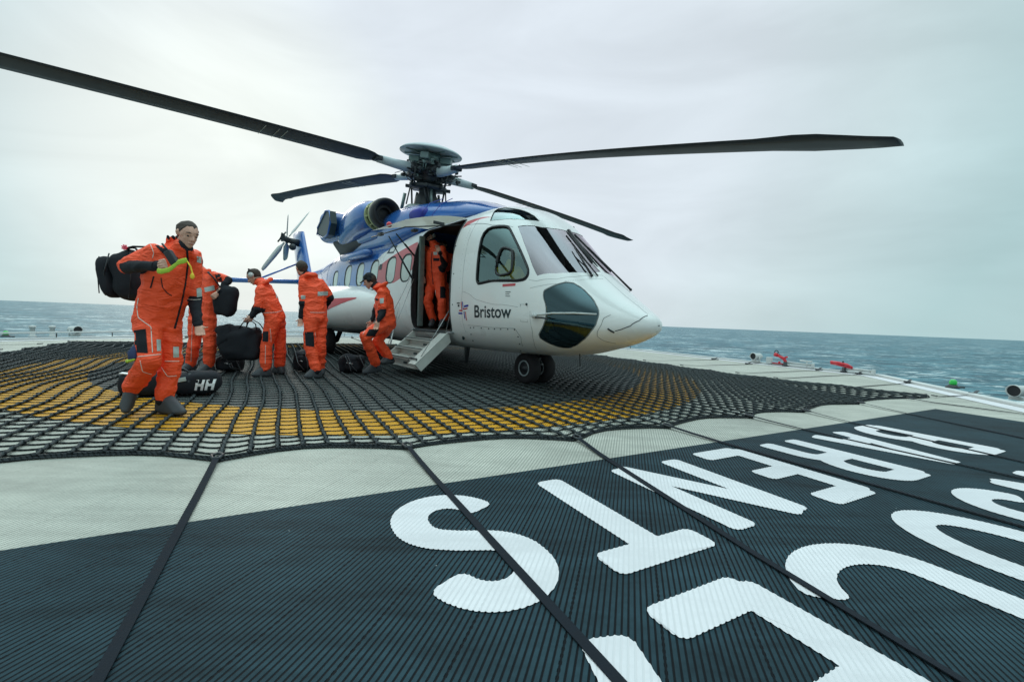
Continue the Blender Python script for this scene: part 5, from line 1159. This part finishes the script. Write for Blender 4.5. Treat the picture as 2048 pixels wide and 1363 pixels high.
def finger(bm, p, d, n, lens, r, curl):
    """p root, d direction, n palm normal (curls towards n)"""
    pts = [p]; ax = d.cross(n).normalized(); dd = d.copy(); rr = [r]
    for k, L in enumerate(lens):
        dd = Matrix.Rotation(R(curl[k]), 3, ax) @ dd; pts.append(pts[-1] + dd * L); rr.append(r * (1 - .09 * (k + 1)))
    for k in range(len(pts) - 1): hull(bm, [(pts[k], rr[k]), (pts[k + 1], rr[k + 1])], 1)
def hand(bm, W_, H_, side, curl, thumb_sign):
    """W_ wrist, H_ middle of the hand; side spreads the knuckles; fingers curl to d x side"""
    d = (H_ - W_).normalized(); side = (side - d * side.dot(d)).normalized(); n = side.cross(d).normalized() * thumb_sign
    k0 = W_ + d * .095
    hull(bm, [(W_ + d * .01, .026), (W_ + d * .03 + side * .018, .016), (W_ + d * .03 - side * .018, .016), (k0 + side * .033, .0125), (k0 - side * .033, .0125), (k0, .0135)], 1)
    for j, (o, L) in enumerate(((.032, .92), (.011, 1.0), (-.011, .94), (-.032, .75))):
        finger(bm, k0 + side * o, (d + side * o * 1.2).normalized(), n, (.042 * L, .028 * L, .022 * L), .0092, [c * (1 + .08 * j) for c in curl])
    finger(bm, W_ + d * .032 + side * .026, (d * .75 + side * .62 + n * .25).normalized(), n, (.040, .032, .024), .0108, (12, 20, 18))
def person(key, label, hair='short', cap=False, headset=False, hood=True, group='people in orange survival suits', skin_r=None, hands=((25, 30, 20), (25, 30, 20)), heels=None, vox=.011, collar=True, facing=None, extra=False):
    J = {k: V(v) for k, v in POSES[key].items()}; f = J['fd'].normalized(); c = J['head']
    if facing: f = V(facing).normalized()
    u0 = V((0, 0, 1)); spine = (c - J['neck']).normalized(); u = (u0 * .65 + spine * .35); u = (u - f * u.dot(f)).normalized(); s = f.cross(u).normalized()
    bm = BM(); H = lambda a, b, c_: c + f * a + s * b + u * c_
    pel = (J['RP'] + J['LP']) / 2; chest = (J['RS'] + J['LS']) / 2
    # skull, jaw and face
    hull(bm, [(H(-.028, 0, .030), .082), (H(.018, 0, .040), .070), (H(-.01, 0, .062), .062), (H(.045, .0, .030), .055), (H(.02, .038, .0), .036), (H(.02, -.038, 0), .036), (H(-.045, 0, -.02), .05)], 2)
    hull(bm, [(H(.03, 0, -.01), .062), (H(.045, .028, -.045), .028), (H(.045, -.028, -.045), .028), (H(.070, 0, -.088), .022), (H(.060, .016, -.085), .018), (H(.060, -.016, -.085), .018), (H(0, .045, -.045), .022), (H(0, -.045, -.045), .022)], 2)
    hull(bm, [(H(.090, 0, .020), .009), (H(.116, 0, -.018), .0115), (H(.088, .013, -.026), .010), (H(.088, -.013, -.026), .010)], 1)
    for q in (-1, 1):
        hull(bm, [(H(.082, .012 * q, .030), .010), (H(.066, .045 * q, .028), .012)], 1)                       # brow ridge
        hull(bm, [(H(.055, .042 * q, -.02), .018), (H(.065, .030 * q, -.022), .016)], 1)                      # cheek
        hull(bm, [(H(-.012, .079 * q, .018), .012), (H(-.018, .086 * q, .008), .013), (H(-.010, .078 * q, -.022), .008)], 1)   # ear
    hull(bm, [(H(.090, .015, -.056), .008), (H(.090, -.015, -.056), .008), (H(.094, 0, -.058), .009)], 1)
    hull(bm, [(H(-.02, 0, -.05), .056), (J['neck'], .058)], 2); hull(bm, [(J['neck'], .06), (chest - u0 * .02, .085)], 2)
    hull(bm, [(J['RS'], .05), (J['LS'], .05), (pel, .09), (chest - u0 * .1, .08)], 2)
    for a, b, cc in (('RS', 'RE', 'RW'), ('LS', 'LE', 'LW')): hull(bm, [(J[a], .045), (J[b], .036)], 1); hull(bm, [(J[b], .036), (J[cc], .027)], 1)
    for a, b, cc in (('RP', 'RK', 'RA'), ('LP', 'LK', 'LA')): hull(bm, [(J[a], .07), (J[b], .05)], 1); hull(bm, [(J[b], .05), (J[cc], .035)], 1)
    view = (CAMP - c).normalized()
    for w, h, k in (('RW', 'RH', 0), ('LW', 'LH', 1)):
        d = (J[h] - J[w]).normalized(); sd = d.cross(view).normalized(); hull(bm, [(J[w], .027), (J[w] + d * .03, .025)], 1)
        if k == 0 and key == 'walker': sd = V((0, -.2, 1))
        hand(bm, J[w], J[h], sd * (1 if f.dot(sd) > 0 else -1), hands[k], -1 if (sd.cross(d)).dot(f) > 0 else 1)
    body = obj('person', bm, M['skin']); tag(body, label, 'person', group); bake(body, .0065, 2)
    ub = c.copy()
    bb = BVHTree.FromObject(body, bpy.context.evaluated_depsgraph_get())
    # hair, eyes, brows, mouth
    bm = BM(); hull(bm, [(H(-.034, 0, .036), .0835), (H(.008, 0, .052), .0695), (H(-.012, 0, .072), .0590), (H(.040, 0, .064), .037)], 2)
    if hair == 'short': hull(bm, [(H(-.045, 0, -.01), .067), (H(-.04, 0, .03), .084)], 2)
    for q in (-1, 1): hull(bm, [(H(.014, .060 * q, .048), .020), (H(.006, .068 * q, .012), .009), (H(-.03, .062 * q, .02), .023)], 1)
    for v in bm.verts: v.co += (v.co - c).normalized() * .004 * noise.noise(v.co * 60)
    h = obj('hair', bm, M['hair'], body); bake(h, .008, 1)
    for q in (-1, 1):
        e = ball(BM(), H(.074, .031 * q, .008), .0115, 2); obj('eye', e, M['eye'], body)
        bm = BM(); tube(bm, [H(.090, .016 * q, .036), H(.086, .034 * q, .041), H(.070, .053 * q, .034)], [.004, .005, .003], 6); obj('eyebrow', bm, M['hair'], body)
    bm = BM(); tube(bm, [H(.090, .020, -.058), H(.1015, 0, -.058), H(.090, -.020, -.058)], [.003, .0055, .003], 6, flat=1.0); obj('mouth', bm, M['lip'], body)
    # survival suit
    bm = BM(); tags = []
    def part(a, b, ra, rb, t): hull(bm, [(a, ra), (b, rb)], 2); tags.append((a, b, (ra + rb) / 2, t))
    axis = (chest - pel).normalized(); fwd = (f - axis * f.dot(axis)).normalized(); rs = (J['LS'] - J['RS']).normalized()
    hull(bm, [(J['RS'] - axis * .02, .075), (J['LS'] - axis * .02, .075), (chest - axis * .12 + fwd * .05, .112), (chest - axis * .12 - fwd * .04, .105), (pel + axis * .22 + rs * .05, .110), (pel + axis * .22 - rs * .05, .110), (J['RP'] + axis * .06, .115), (J['LP'] + axis * .06, .115), (pel + axis * .04 - fwd * .05, .12)], 2)
    tags.append((chest, pel, .19, 'O'))
    hull(bm, [(J['RP'], .125), (J['LP'], .125), (pel - axis * .06, .10)], 2)
    part(J['neck'] + (chest - J['neck']) * .3, J['neck'] + (c - J['neck']) * .30 + fwd * .012, .092, .082, 'K')
    hull(bm, [(chest, .11), (J['neck'] - spine * .02, .08)], 2)
    for a, b, w in (('RS', 'RE', 'RW'), ('LS', 'LE', 'LW')):
        mid = J[a].lerp(J[b], .80); part(J[a], mid, .084, .070, 'O'); part(mid, J[b], .072, .060, 'O' if key == 'walker' and a == 'RS' else 'K')
        e1 = J[b].lerp(J[w], .22); part(J[b], e1, .064, .056, 'K'); part(e1, J[w], .055, .040, 'K'); part(J[w], J[w] + (J[w] - J[b]).normalized() * .012, .038, .034, 'K')
    for a, b, w in (('RP', 'RK', 'RA'), ('LP', 'LK', 'LA')):
        part(J[a], J[b], .120, .090, 'O'); part(J[b], J[w].lerp(J[b], .06), .094, .084, 'O')
        for k in range(3):
            q = J[b].lerp(J[w], .35 + .2 * k) + V((noise.noise(V((k, 2.2, J[b].x))) * .012, 0, 0)); hull(bm, [(q, .096 - .004 * k)], 2)
        part(J[w].lerp(J[b], .06), J[w] - (J[b] - J[w]).normalized() * .035, .070, .066, 'B')
    if hood:                                              # rolled hood lying round the back of the neck
        nb = J['neck'] - spine * .025; pts = []
        for k in range(-5, 6):
            a = k / 5 * 2.1; pts.append(nb + (-fwd * math.cos(a) + rs * math.sin(a)) * (.115 + .0 * k) + axis * (.025 + .035 * math.cos(a)) )
        for p, q in zip(pts, pts[1:]): hull(bm, [(p, .038), (q, .038)], 1)
        for p, q in zip(pts, pts[1:]): tags.append((p, q, .038, 'O'))
    if extra:                                             # stand-up neoprene collar behind the neck and the bunched hood
        nk = J['neck']; back = -fwd
        for q in (-1, -.5, 0, .5, 1):
            p0 = nk + back * (.085 - .025 * abs(q)) + rs * (.078 * q); hull(bm, [(p0 - axis * .02, .030), (p0 + axis * .125 + back * .02 + rs * .012 * q, .019)], 1); tags.append((p0 + axis * .02, p0 + axis * .13, .055, 'K'))
        for q, w in ((-1.3, .045), (-.8, .048), (-.2, .048), (.4, .045)):
            p0 = nk + back * .150 + rs * (.09 * q) + axis * (-.02 - .01 * abs(q)); hull(bm, [(p0, w), (p0 - axis * .05, w * .9)], 1); tags.append((p0, p0 - axis * .05, w, 'O'))
    su = obj('survival_suit', bm, [M['suit'], M['cloth'], M['boot']], body); bake(su, vox, 3)
    me = su.data
    NV = len(me.vertices); nb_ = [0.0] * (3 * NV); me.vertex_normals.foreach_get('vector', nb_); cb_ = [0.0] * (3 * NV); me.vertices.foreach_get('co', cb_)
    for i in range(NV):
        p = V(cb_[3 * i:3 * i + 3]); n = V(nb_[3 * i:3 * i + 3])
        w1 = noise.noise(V((p.x * 5, p.y * 5, p.z * 8.5))); w2 = noise.noise(V((p.x * 21 + 5, p.y * 21, p.z * 34)))
        cb_[3 * i:3 * i + 3] = p + n * (.028 * (.28 - abs(w1)) + .002 * w2 - .004)
    me.vertices.foreach_set('co', cb_); NP = len(me.polygons); pc_ = [0.0] * (3 * NP); me.polygons.foreach_get('center', pc_)
    me.polygons.foreach_set('material_index', [0 if min(tags, key=lambda t: seg_d(V(pc_[3 * i:3 * i + 3]), t[0], t[1]) - t[2])[3] == 'O' else 1 for i in range(NP)])
    me.update()
    # boots
    for a, k in (('R', 0), ('L', 1)):
        A, T, K = J[a + 'A'], J[a + 'T'], J[a + 'K']; d = (T - A); hz = V((d.x, d.y, 0)); hz = hz.normalized() if hz.length > .03 else V((f.x, f.y, 0)).normalized()
        if heels and heels[k]: heel = V(heels[k]); toe = T
        else:
            heel = A - hz * .055; heel.z = T.z; toe = T if (T - heel).length > .2 else heel + hz * .22; toe.z = T.z
        bm = BM(); sd = (toe - heel).normalized().cross(V((0, 0, 1))); sd = sd.normalized() if sd.length > .2 else s
        hull(bm, [(A + (K - A).normalized() * .05, .061), (A, .060)], 2); hull(bm, [(A, .062), (heel, .046), (heel.lerp(A, .4), .056)], 2)
        hull(bm, [(heel, .044), (A.lerp(toe, .3), .052), (toe - (toe - heel).normalized() * .06 + sd * .018, .040), (toe - (toe - heel).normalized() * .06 - sd * .018, .040), (toe, .034)], 2)
        b_ = obj('boot', bm, [M['boot'], M['sole']], body); bake(b_, .009, 2)
        nn = (A - (heel + toe) / 2).normalized()
        NP = len(b_.data.polygons); pn_ = [0.0] * (3 * NP); b_.data.polygons.foreach_get('normal', pn_)
        b_.data.polygons.foreach_set('material_index', [1 if V(pn_[3 * i:3 * i + 3]).dot(-nn) > .72 else 0 for i in range(NP)])
    # patches, piping, zips lying on the suit
    bpy.context.view_layer.update(); tr = BVHTree.FromObject(su, bpy.context.evaluated_depsgraph_get())
    def onto(p, off=.004):
        p = V(p); d = (p - CAMP).normalized(); h_ = tr.ray_cast(CAMP + d * 1.5, d, 12)
        return (h_[0] - d * off, h_[1]) if h_[0] is not None else (None, None)
    MT = {'BLK': M['cloth'], 'REFL': M['refl'], 'PIPE': M['pipe'], 'LIME': M['yellow']}
    for nm, ty, r_, mt, pts in PATCH.get(key, ()):
        bm = BM(); pts = [V(p) for p in pts]
        if ty == 'line':
            P = []; cen = (J['RP'] + J['LP'] + J['neck']) / 3
            for a, b in zip(pts, pts[1:]):
                n = max(2, int((b - a).length / .012))
                for k in range(n):
                    q, _n = onto(a.lerp(b, k / n), r_ * .3)
                    if q is not None and (not P or (q - P[-1]).length < .09): P.append(q)
            if len(P) > 2:
                P = [P[0]] + [(P[i - 1] + P[i] * 2 + P[i + 1]) / 4 for i in range(1, len(P) - 1)] + [P[-1]]; tube(bm, P, r_, 5)
        else:
            N = 9; G = {}
            for i in range(N + 1):
                for j in range(N + 1):
                    a = pts[0].lerp(pts[1], i / N); b = pts[3].lerp(pts[2], i / N); q, _n = onto(a.lerp(b, j / N)); G[i, j] = q
            vals = [((CAMP - q).length) for q in G.values() if q is not None]
            if not vals: bm.free(); continue
            med = sorted(vals)[len(vals) // 2]
            vt = {k: bm.verts.new(q) for k, q in G.items() if q is not None and abs((CAMP - q).length - med) < .12}
            for i in range(N):
                for j in range(N):
                    ks = [(i, j), (i + 1, j), (i + 1, j + 1), (i, j + 1)]
                    if all(k in vt for k in ks): bm.faces.new([vt[k] for k in ks])
        if bm.faces: obj(nm, bm, MT[mt], su if nm not in ('shoulder_strap',) else body)
        else: bm.free()
    for a, b in (('LE', 'LW'), ('RE', 'RW')):             # wrist seal bands
        p = J[b] - (J[b] - J[a]).normalized() * .02; s1, s2 = frame(J[b] - J[a]); bm = BM(); tube(bm, [p + (s1 * math.cos(t) + s2 * math.sin(t)) * .040 for t in [k * math.pi / 7 for k in range(14)]], .006, 5, closed=True); obj('wrist_seal', bm, M['cloth'], su)
    if cap:
        bm = BM(); hull(bm, [(H(-.025, 0, .050), .090), (H(.01, 0, .062), .078), (H(-.02, 0, .085), .062)], 2); hull(bm, [(H(.075, .045, .052), .008), (H(.075, -.045, .052), .008), (H(.155, .028, .040), .006), (H(.155, -.028, .040), .006), (H(.168, 0, .040), .006)], 1); k_ = obj('cap', bm, M['cloth'], body); bake(k_, .007, 1)
    if headset:
        bm = BM(); tube(bm, [H(-.01 + .01 * math.cos(a), .100 * math.cos(a), .025 + .112 * math.sin(a)) for a in [math.pi * k / 12 for k in range(13)]], .010, 6); obj('headset_band', bm, M['cloth'], body)
        for q in (-1, 1): bm = BM(); tube(bm, [H(-.008, .072 * q, .012), H(-.008, .108 * q, .012)], [.036, .040], 14); obj('ear_cup', bm, M['edge'] if headset == 'white' else M['cloth'], body)
    return body, J, H, f, s, u, tr, onto, fwd, rs, axis
# --- walker
W1 = person('walker', 'man in orange suit walking right, holding a lime band, dark backpack on one shoulder', hands=((70, 75, 40), (22, 28, 18)), heels=((-3.63, 4.15, .150), None), vox=.009, facing=(.80, -.42, -.36), extra=True)
def rbox_bag(bm, c, sz, rot, rnd=.06, lump=.02, seed=1):
    """soft-cornered lumpy bag body: a superellipsoid with folds"""
    t = BM(); N, K = 22, 30; e = .55; rows = []
    sg = lambda v, p: math.copysign(abs(v) ** p, v)
    for i in range(1, N):
        ph = math.pi * (i / N - .5); ring = []
        for k in range(K):
            th = 2 * math.pi * k / K; d = V((sg(math.cos(ph), e) * sg(math.cos(th), e), sg(math.cos(ph), e) * sg(math.sin(th), e), sg(math.sin(ph), e)))
            p = V((d.x * sz[0] / 2, d.y * sz[1] / 2, d.z * sz[2] / 2)); q = p * 7 + V((seed * 3.3, 0, 0))
            p += p.normalized() * lump * (1.3 * noise.noise(q) + .8 * (.3 - abs(noise.noise(q * 2.3)))); ring.append(t.verts.new(p))
        rows.append(ring)
    for A, B in zip(rows, rows[1:]):
        for k in range(K): t.faces.new((A[k], A[(k + 1) % K], B[(k + 1) % K], B[k]))
    t.faces.new(rows[0][::-1]); t.faces.new(rows[-1]); t.transform(Matrix.Translation(V(c)) @ rot.to_4x4()); join(bm, t)
J = W1[1]
bm = BM(); hull(bm, [(V((-3.385, 3.95, .66)), .025), (V((-3.415, 3.94, .60)), .032), (V((-3.41, 3.93, .55)), .022), (V((-3.375, 3.93, .57)), .024)], 1); obj('hanging_glove', bm, mat('dark_blue_glove', (.015, .03, .10), .7, bump=(60, .5, .004)), W1[0])
bm = BM(); hull(bm, [(V((-3.40, 3.92, .545)), .016), (V((-3.435, 3.92, .535)), .016), (V((-3.37, 3.92, .555)), .012)], 1); obj('hanging_strobe', bm, M['lime'], W1[0])
bag = thing('backpack', 'dark backpack slung over the shoulder of the man walking right', 'backpack', (-3.765, 4.32, 1.32), 0)
Rb = Matrix.Rotation(R(-14), 3, 'Y')
bm = BM(); rbox_bag(bm, (0.02, 0, 0), (.27, .23, .47), Rb, .11, .02, 2); obj('main_pack', bm, M['cloth'], bag)
bm = BM(); rbox_bag(bm, (-.16, -.02, -.02), (.10, .22, .40), Rb, .05, .012, 5); obj('outer_pocket', bm, M['cloth'], bag)
bm = BM(); tube(bm, [V((-.08, -.125, .20)) , V((-.135, -.12, .02)), V((-.13, -.11, -.20))], .006, 5); tube(bm, [V((.12, -.125, .22)), V((.13, -.13, .0)), V((.10, -.12, -.22))], .005, 5); tube(bm, [V((-.2, -.10, .17)), V((-.215, -.1, 0)), V((-.20, -.10, -.18))], .005, 5); obj('zip', bm, M['dark'], bag)
bm = BM(); tube(bm, [V((.0, -.02, .24)), V((.02, -.02, .275)), V((.08, -.02, .27)), V((.11, -.02, .23))], .010, 6); obj('grab_handle', bm, M['dark'], bag)
bm = BM(); tube(bm, [V((.02, -.05, .26)), V((.14, -.10, .275)), V((.34, -.18, .265)), V((.50, -.30, .19))], .022, 8, flat=.4); obj('shoulder_strap', bm, M['cloth'], bag)
bm = BM()
for a in range(7): t_ = a * .9; tube(bm, [V((.05, -.10, .25)), V((.05 + .028 * math.cos(t_), -.11, .265 + .025 * math.sin(t_)))], .007, 5)
obj('pink_tassel', bm, mat('pink_fabric', (.75, .10, .16), .7), bag)
HR = J['RH']
band = thing('lime_band', 'bright lime green band held in the hand of the man walking right', 'band', HR, 0)
bm = BM(); P = [V((-.07, -.04, -.08)), V((-.03, -.05, -.085)), V((.03, -.05, -.07)), V((.06, -.04, -.04)), V((.095, -.03, .0)), V((.145, -.01, .02))]
for p, q in zip(P, P[1:]): hull(bm, [(p, (.010, .009, .026)), (q, (.010, .009, .026))], 1)
o_ = obj('band_fabric', bm, M['lime'], band); bake(o_, .006, 1)
bm = BM(); tube(bm, [V((.14, .0, .02)), V((.175, .0, -.03)), V((.185, .01, -.09)), V((.20, .01, -.12))], .006, 6); ball(bm, V((.19, .0, -.11)), .018, 2, 0, (1, .6, 1.5)); obj('yellow_whistle', bm, M['yellow'], band)
gad = thing('handheld_radio', 'small black hand-held radio gripped by the man walking right', 'radio', HR, 0)
bm = BM(); box(bm, (.03, -.02, .035), (.06, .045, .13), Matrix.Rotation(R(-32), 3, 'Y'), .012); obj('case', bm, M['black'], gad); bm = BM(); tube(bm, [(.0, -.02, .09), (-.05, -.02, .15)], .008, 6); obj('antenna', bm, M['black'], gad)
# --- the others
B2 = person('b2', 'person in orange suit with a black shoulder bag, partly hidden behind the walking man', hands=((60, 60, 30), (60, 60, 30)), vox=.013)
B3 = person('b3', 'person in orange suit and white headset bending over to lift a big black bag', headset='white', hands=((70, 70, 40), (70, 70, 40)), vox=.012)
B4 = person('b4', 'bare-headed man in orange suit standing with his back turned in front of the sponson', hands=((30, 30, 20), (20, 25, 20)), vox=.012)
B5 = person('b5', 'man in orange suit and black cap stepping down off the airstair', cap=True, headset='black', hands=((25, 25, 20), (20, 22, 18)), heels=((-2.085, 7.70, .235), (-2.245, 7.50, .11)), vox=.012)
B6 = person('b6', 'person in orange suit standing in the helicopter doorway with a hand at the head', headset='white', hands=((25, 25, 20), (30, 30, 20)), vox=.013)
B7 = person('b7', 'person in orange suit waiting in the dark cabin behind the one in the doorway', vox=.014, hands=((25, 25, 20), (25, 25, 20)))
# pilot: seated figure seen through the side window
PO = HM
def hw_(x, y, z): return tuple(PO @ V((x, y, z)))
POSES['pilot'] = dict(head=hw_(-.16, -.44, 2.10), fd=tuple((PO.to_3x3() @ V((1, -.12, -.15)))), neck=hw_(-.20, -.44, 1.93), RS=hw_(-.20, -.63, 1.84), LS=hw_(-.20, -.29, 1.84), RE=hw_(.02, -.70, 1.58), RW=hw_(.32, -.62, 1.42), RH=hw_(.41, -.58, 1.43), LE=hw_(.08, -.24, 1.45), LW=hw_(.32, -.30, 1.42), LH=hw_(.41, -.33, 1.42),
    RP=hw_(-.02, -.54, 1.28), LP=hw_(-.02, -.38, 1.28), RK=hw_(.46, -.58, 1.30), LK=hw_(.46, -.36, 1.30), RA=hw_(.66, -.58, .90), LA=hw_(.66, -.36, .90), RT=hw_(.86, -.58, .82), LT=hw_(.86, -.36, .82))
sv = M['suit']; M['suit'] = M['yellow']; PI_ = person('pilot', 'pilot in a yellow vest and pale headset seated behind the cockpit side window', headset='white', group=None, hood=False, vox=.014); M['suit'] = sv
# ---------------------------------------------------------------- bags
def duffel(label, loc, rz, L, r, name='duffel_bag', seed=1, ends=True, print_=False, group='dark bags lying on the net', cat='bag'):
    root = thing(name, label, cat, loc, rz, group)
    bm = BM(); N, K = 26, 28; rows = []
    for i in range(N + 1):
        f = i / N; x = (f - .5) * L; e = 1 - abs(2 * f - 1) ** 7; rr = r * (.35 + .65 * e ** .5)
        ring = []
        for k in range(K):
            a = 2 * math.pi * k / K; c, s = math.cos(a), math.sin(a); y = rr * 1.12 * math.copysign(abs(c) ** .6, c); z = rr * .92 * math.copysign(abs(s) ** .55, s); z = max(z, -r * .80)
            n = noise.noise(V((x * 7 + seed * 5, y * 7, z * 7))) + .5 * noise.noise(V((x * 17 + seed, y * 17, z * 17))); q = 1 + .16 * n - .16 * max(0, s) * math.exp(-((f - .5) / .2) ** 2)
            ring.append(bm.verts.new((x, y * q, r * .82 + z * q)))
        rows.append(ring)
    for A, B in zip(rows, rows[1:]):
        for k in range(K): bm.faces.new((A[k], A[(k + 1) % K], B[(k + 1) % K], B[k]))
    bm.faces.new(rows[0]); bm.faces.new(rows[-1]); bmesh.ops.recalc_face_normals(bm, faces=bm.faces); body = obj('bag_body', bm, M['cloth'], root)
    for q in (-.5, .5):
        bm = BM(); tube(bm, [V((x, -r * 1.10 * math.cos(a) * (1 if x else 1), r * .85 + r * 1.0 * math.sin(a))) for x, a in ((q * L * .42, -.5), (q * L * .42, .2), (q * L * .40, .9))], .016, 6, flat=.4); obj('strap_loop', bm, M['dark'], root)
    bm = BM(); tube(bm, [V((-L * .2, -r * .5, r * 1.62)), V((-L * .12, -r * .2, r * 1.9)), V((L * .12, -r * .2, r * 1.92)), V((L * .2, -r * .5, r * 1.62))], .012, 6); obj('carry_handle', bm, M['dark'], root)
    if print_:
        bm = BM()
        def glyph(x0, w, h, z0):
            t = w * .30
            for (a, b, c, d) in ((x0, z0, x0 + t, z0 + h), (x0 + w - t, z0, x0 + w, z0 + h), (x0 + t, z0 + h * .38, x0 + w - t, z0 + h * .62)):
                n = 5
                for i in range(n):
                    for j in range(n):
                        P = []
                        for u_, v_ in ((i, j), (i + 1, j), (i + 1, j + 1), (i, j + 1)):
                            x = a + (c - a) * u_ / n; z = b + (d - b) * v_ / n; P.append(V((x + (z - z0) * .18, z)))
                        vs = []
                        for p in P:
                            h_ = tr.ray_cast(V((p.x, -1, p.y)), V((0, 1, 0)))
                            if h_[0] is None: break
                            vs.append(h_[0] + V((0, -.004, 0)))
                        if len(vs) == 4: bm.faces.new([bm.verts.new(v) for v in vs])
        tr = BVHTree.FromPolygons([v.co.copy() for v in body.data.vertices], [tuple(p.vertices) for p in body.data.polygons])
        glyph(L * .5 - .235, .085, .125, r * .82 - .075); glyph(L * .5 - .135, .085, .125, r * .82 - .075)
        obj('letters_print', bm, M['tagwhite'], root, smooth=False)
        bm = BM(); box(bm, (L * .5 - .37, -r * 1.16, r * 1.15), (.12, .01, .045), Matrix.Rotation(R(-12), 3, 'Y'), .003); obj('luggage_tag', bm, M['refl'], root)
        bm = BM(); box(bm, (-L * .5 + .10, -r * .55, r * 1.60), (.12, .08, .012), Matrix.Rotation(R(8), 3, 'Y'), .003); obj('address_card', bm, M['tagwhite'], root)
    return root
a, b = V((-4.30, 4.70, .03)), V((-3.66, 5.30, .03)); ang = math.atan2(b.y - a.y, b.x - a.x)
duffel('long black duffel bag with white HH print lying behind the walking man', (a + b) / 2 + V((.02, .12, 0)), R(22), .98, .15, seed=2, print_=True)
hb = thing('duffel_bag', 'big bulky black bag being lifted by the bending person', 'bag', (-4.30, 6.98, .50), R(-4))
bm = BM(); rbox_bag(bm, (0, 0, 0), (.68, .36, .52), Matrix.Rotation(R(-4), 3, 'Y'), .1, .045, 8); obj('bag_body', bm, M['cloth'], hb)
bm = BM(); rbox_bag(bm, (-.20, -.02, .12), (.30, .30, .32), Matrix.Rotation(R(-30), 3, 'Y'), .1, .04, 12); obj('end_pocket', bm, M['cloth'], hb)
for y in (-.10, .08):
    bm = BM(); tube(bm, [V((.02, y, .22)), V((.10, y * .6 - .05, .33)), V((.22, y * .4 - .08, .385)), V((.30, y * .6 - .04, .32)), V((.32, y, .22))], .012, 6, flat=.6); obj('carry_handle', bm, M['cloth'], hb)
def pile(label, loc, rz, sz, seed, name='rucksack'):
    root = thing(name, label, 'bag', loc, rz, 'dark bags lying on the net'); bm = BM()
    rbox_bag(bm, (0, 0, sz[2] * .48), sz, Matrix.Rotation(R(seed * 7 % 15 - 5), 3, 'Y'), .09, .035, seed); obj('bag_body', bm, M['cloth'], root)
    bm = BM(); rbox_bag(bm, (sz[0] * .12, -sz[1] * .45, sz[2] * .42), (sz[0] * .6, sz[1] * .35, sz[2] * .6), Matrix.Identity(3), .05, .02, seed + 3); obj('front_pocket', bm, M['cloth'], root)
    random.seed(seed)
    for k in range(3):
        bm = BM(); a_ = random.uniform(0, 6.28); p = V((sz[0] * .35 * math.cos(a_), -sz[1] * .5, sz[2] * .8)); tube(bm, [p, p + V((.08, -.07, .05)), p + V((.17, -.12, -.12)), p + V((.20 + .06 * k, -.16, -sz[2] * .78 + .03))], .011, 6, flat=.5); obj('loose_strap', bm, M['dark'], root)
    bm = BM(); tube(bm, [(-.05, -sz[1] * .6, sz[2] * .55), (.06, -sz[1] * .66, sz[2] * .50)], .011, 6); obj('buckle', bm, M['steel'], root)
    return root
pile('small dark bag on the net between the walking man and the bending person', (-4.62, 7.22, .03), R(20), (.34, .26, .24), 3)
pile('dark rucksack on the net behind the bending person', (-3.55, 7.62, .03), R(-10), (.42, .30, .34), 6)
pile('dark rucksack on the net between the standing man and the man in the cap', (-2.80, 7.70, .03), R(8), (.42, .30, .30), 9)
sb = thing('shoulder_bag', 'rounded black shoulder bag worn by the person behind the walking man', 'bag', (-4.47, 6.85, 1.16), 0)
bm = BM(); rbox_bag(bm, (0, 0, 0), (.30, .22, .46), Matrix.Rotation(R(6), 3, 'Y'), .12, .03, 11); obj('bag_body', bm, M['cloth'], sb)
bm = BM(); tube(bm, [V((-.03, -.08, .2)), V((-.12, -.10, .34)), V((-.22, -.08, .42)), V((-.30, .05, .44))], .020, 6, flat=.4); obj('strap', bm, M['cloth'], sb)
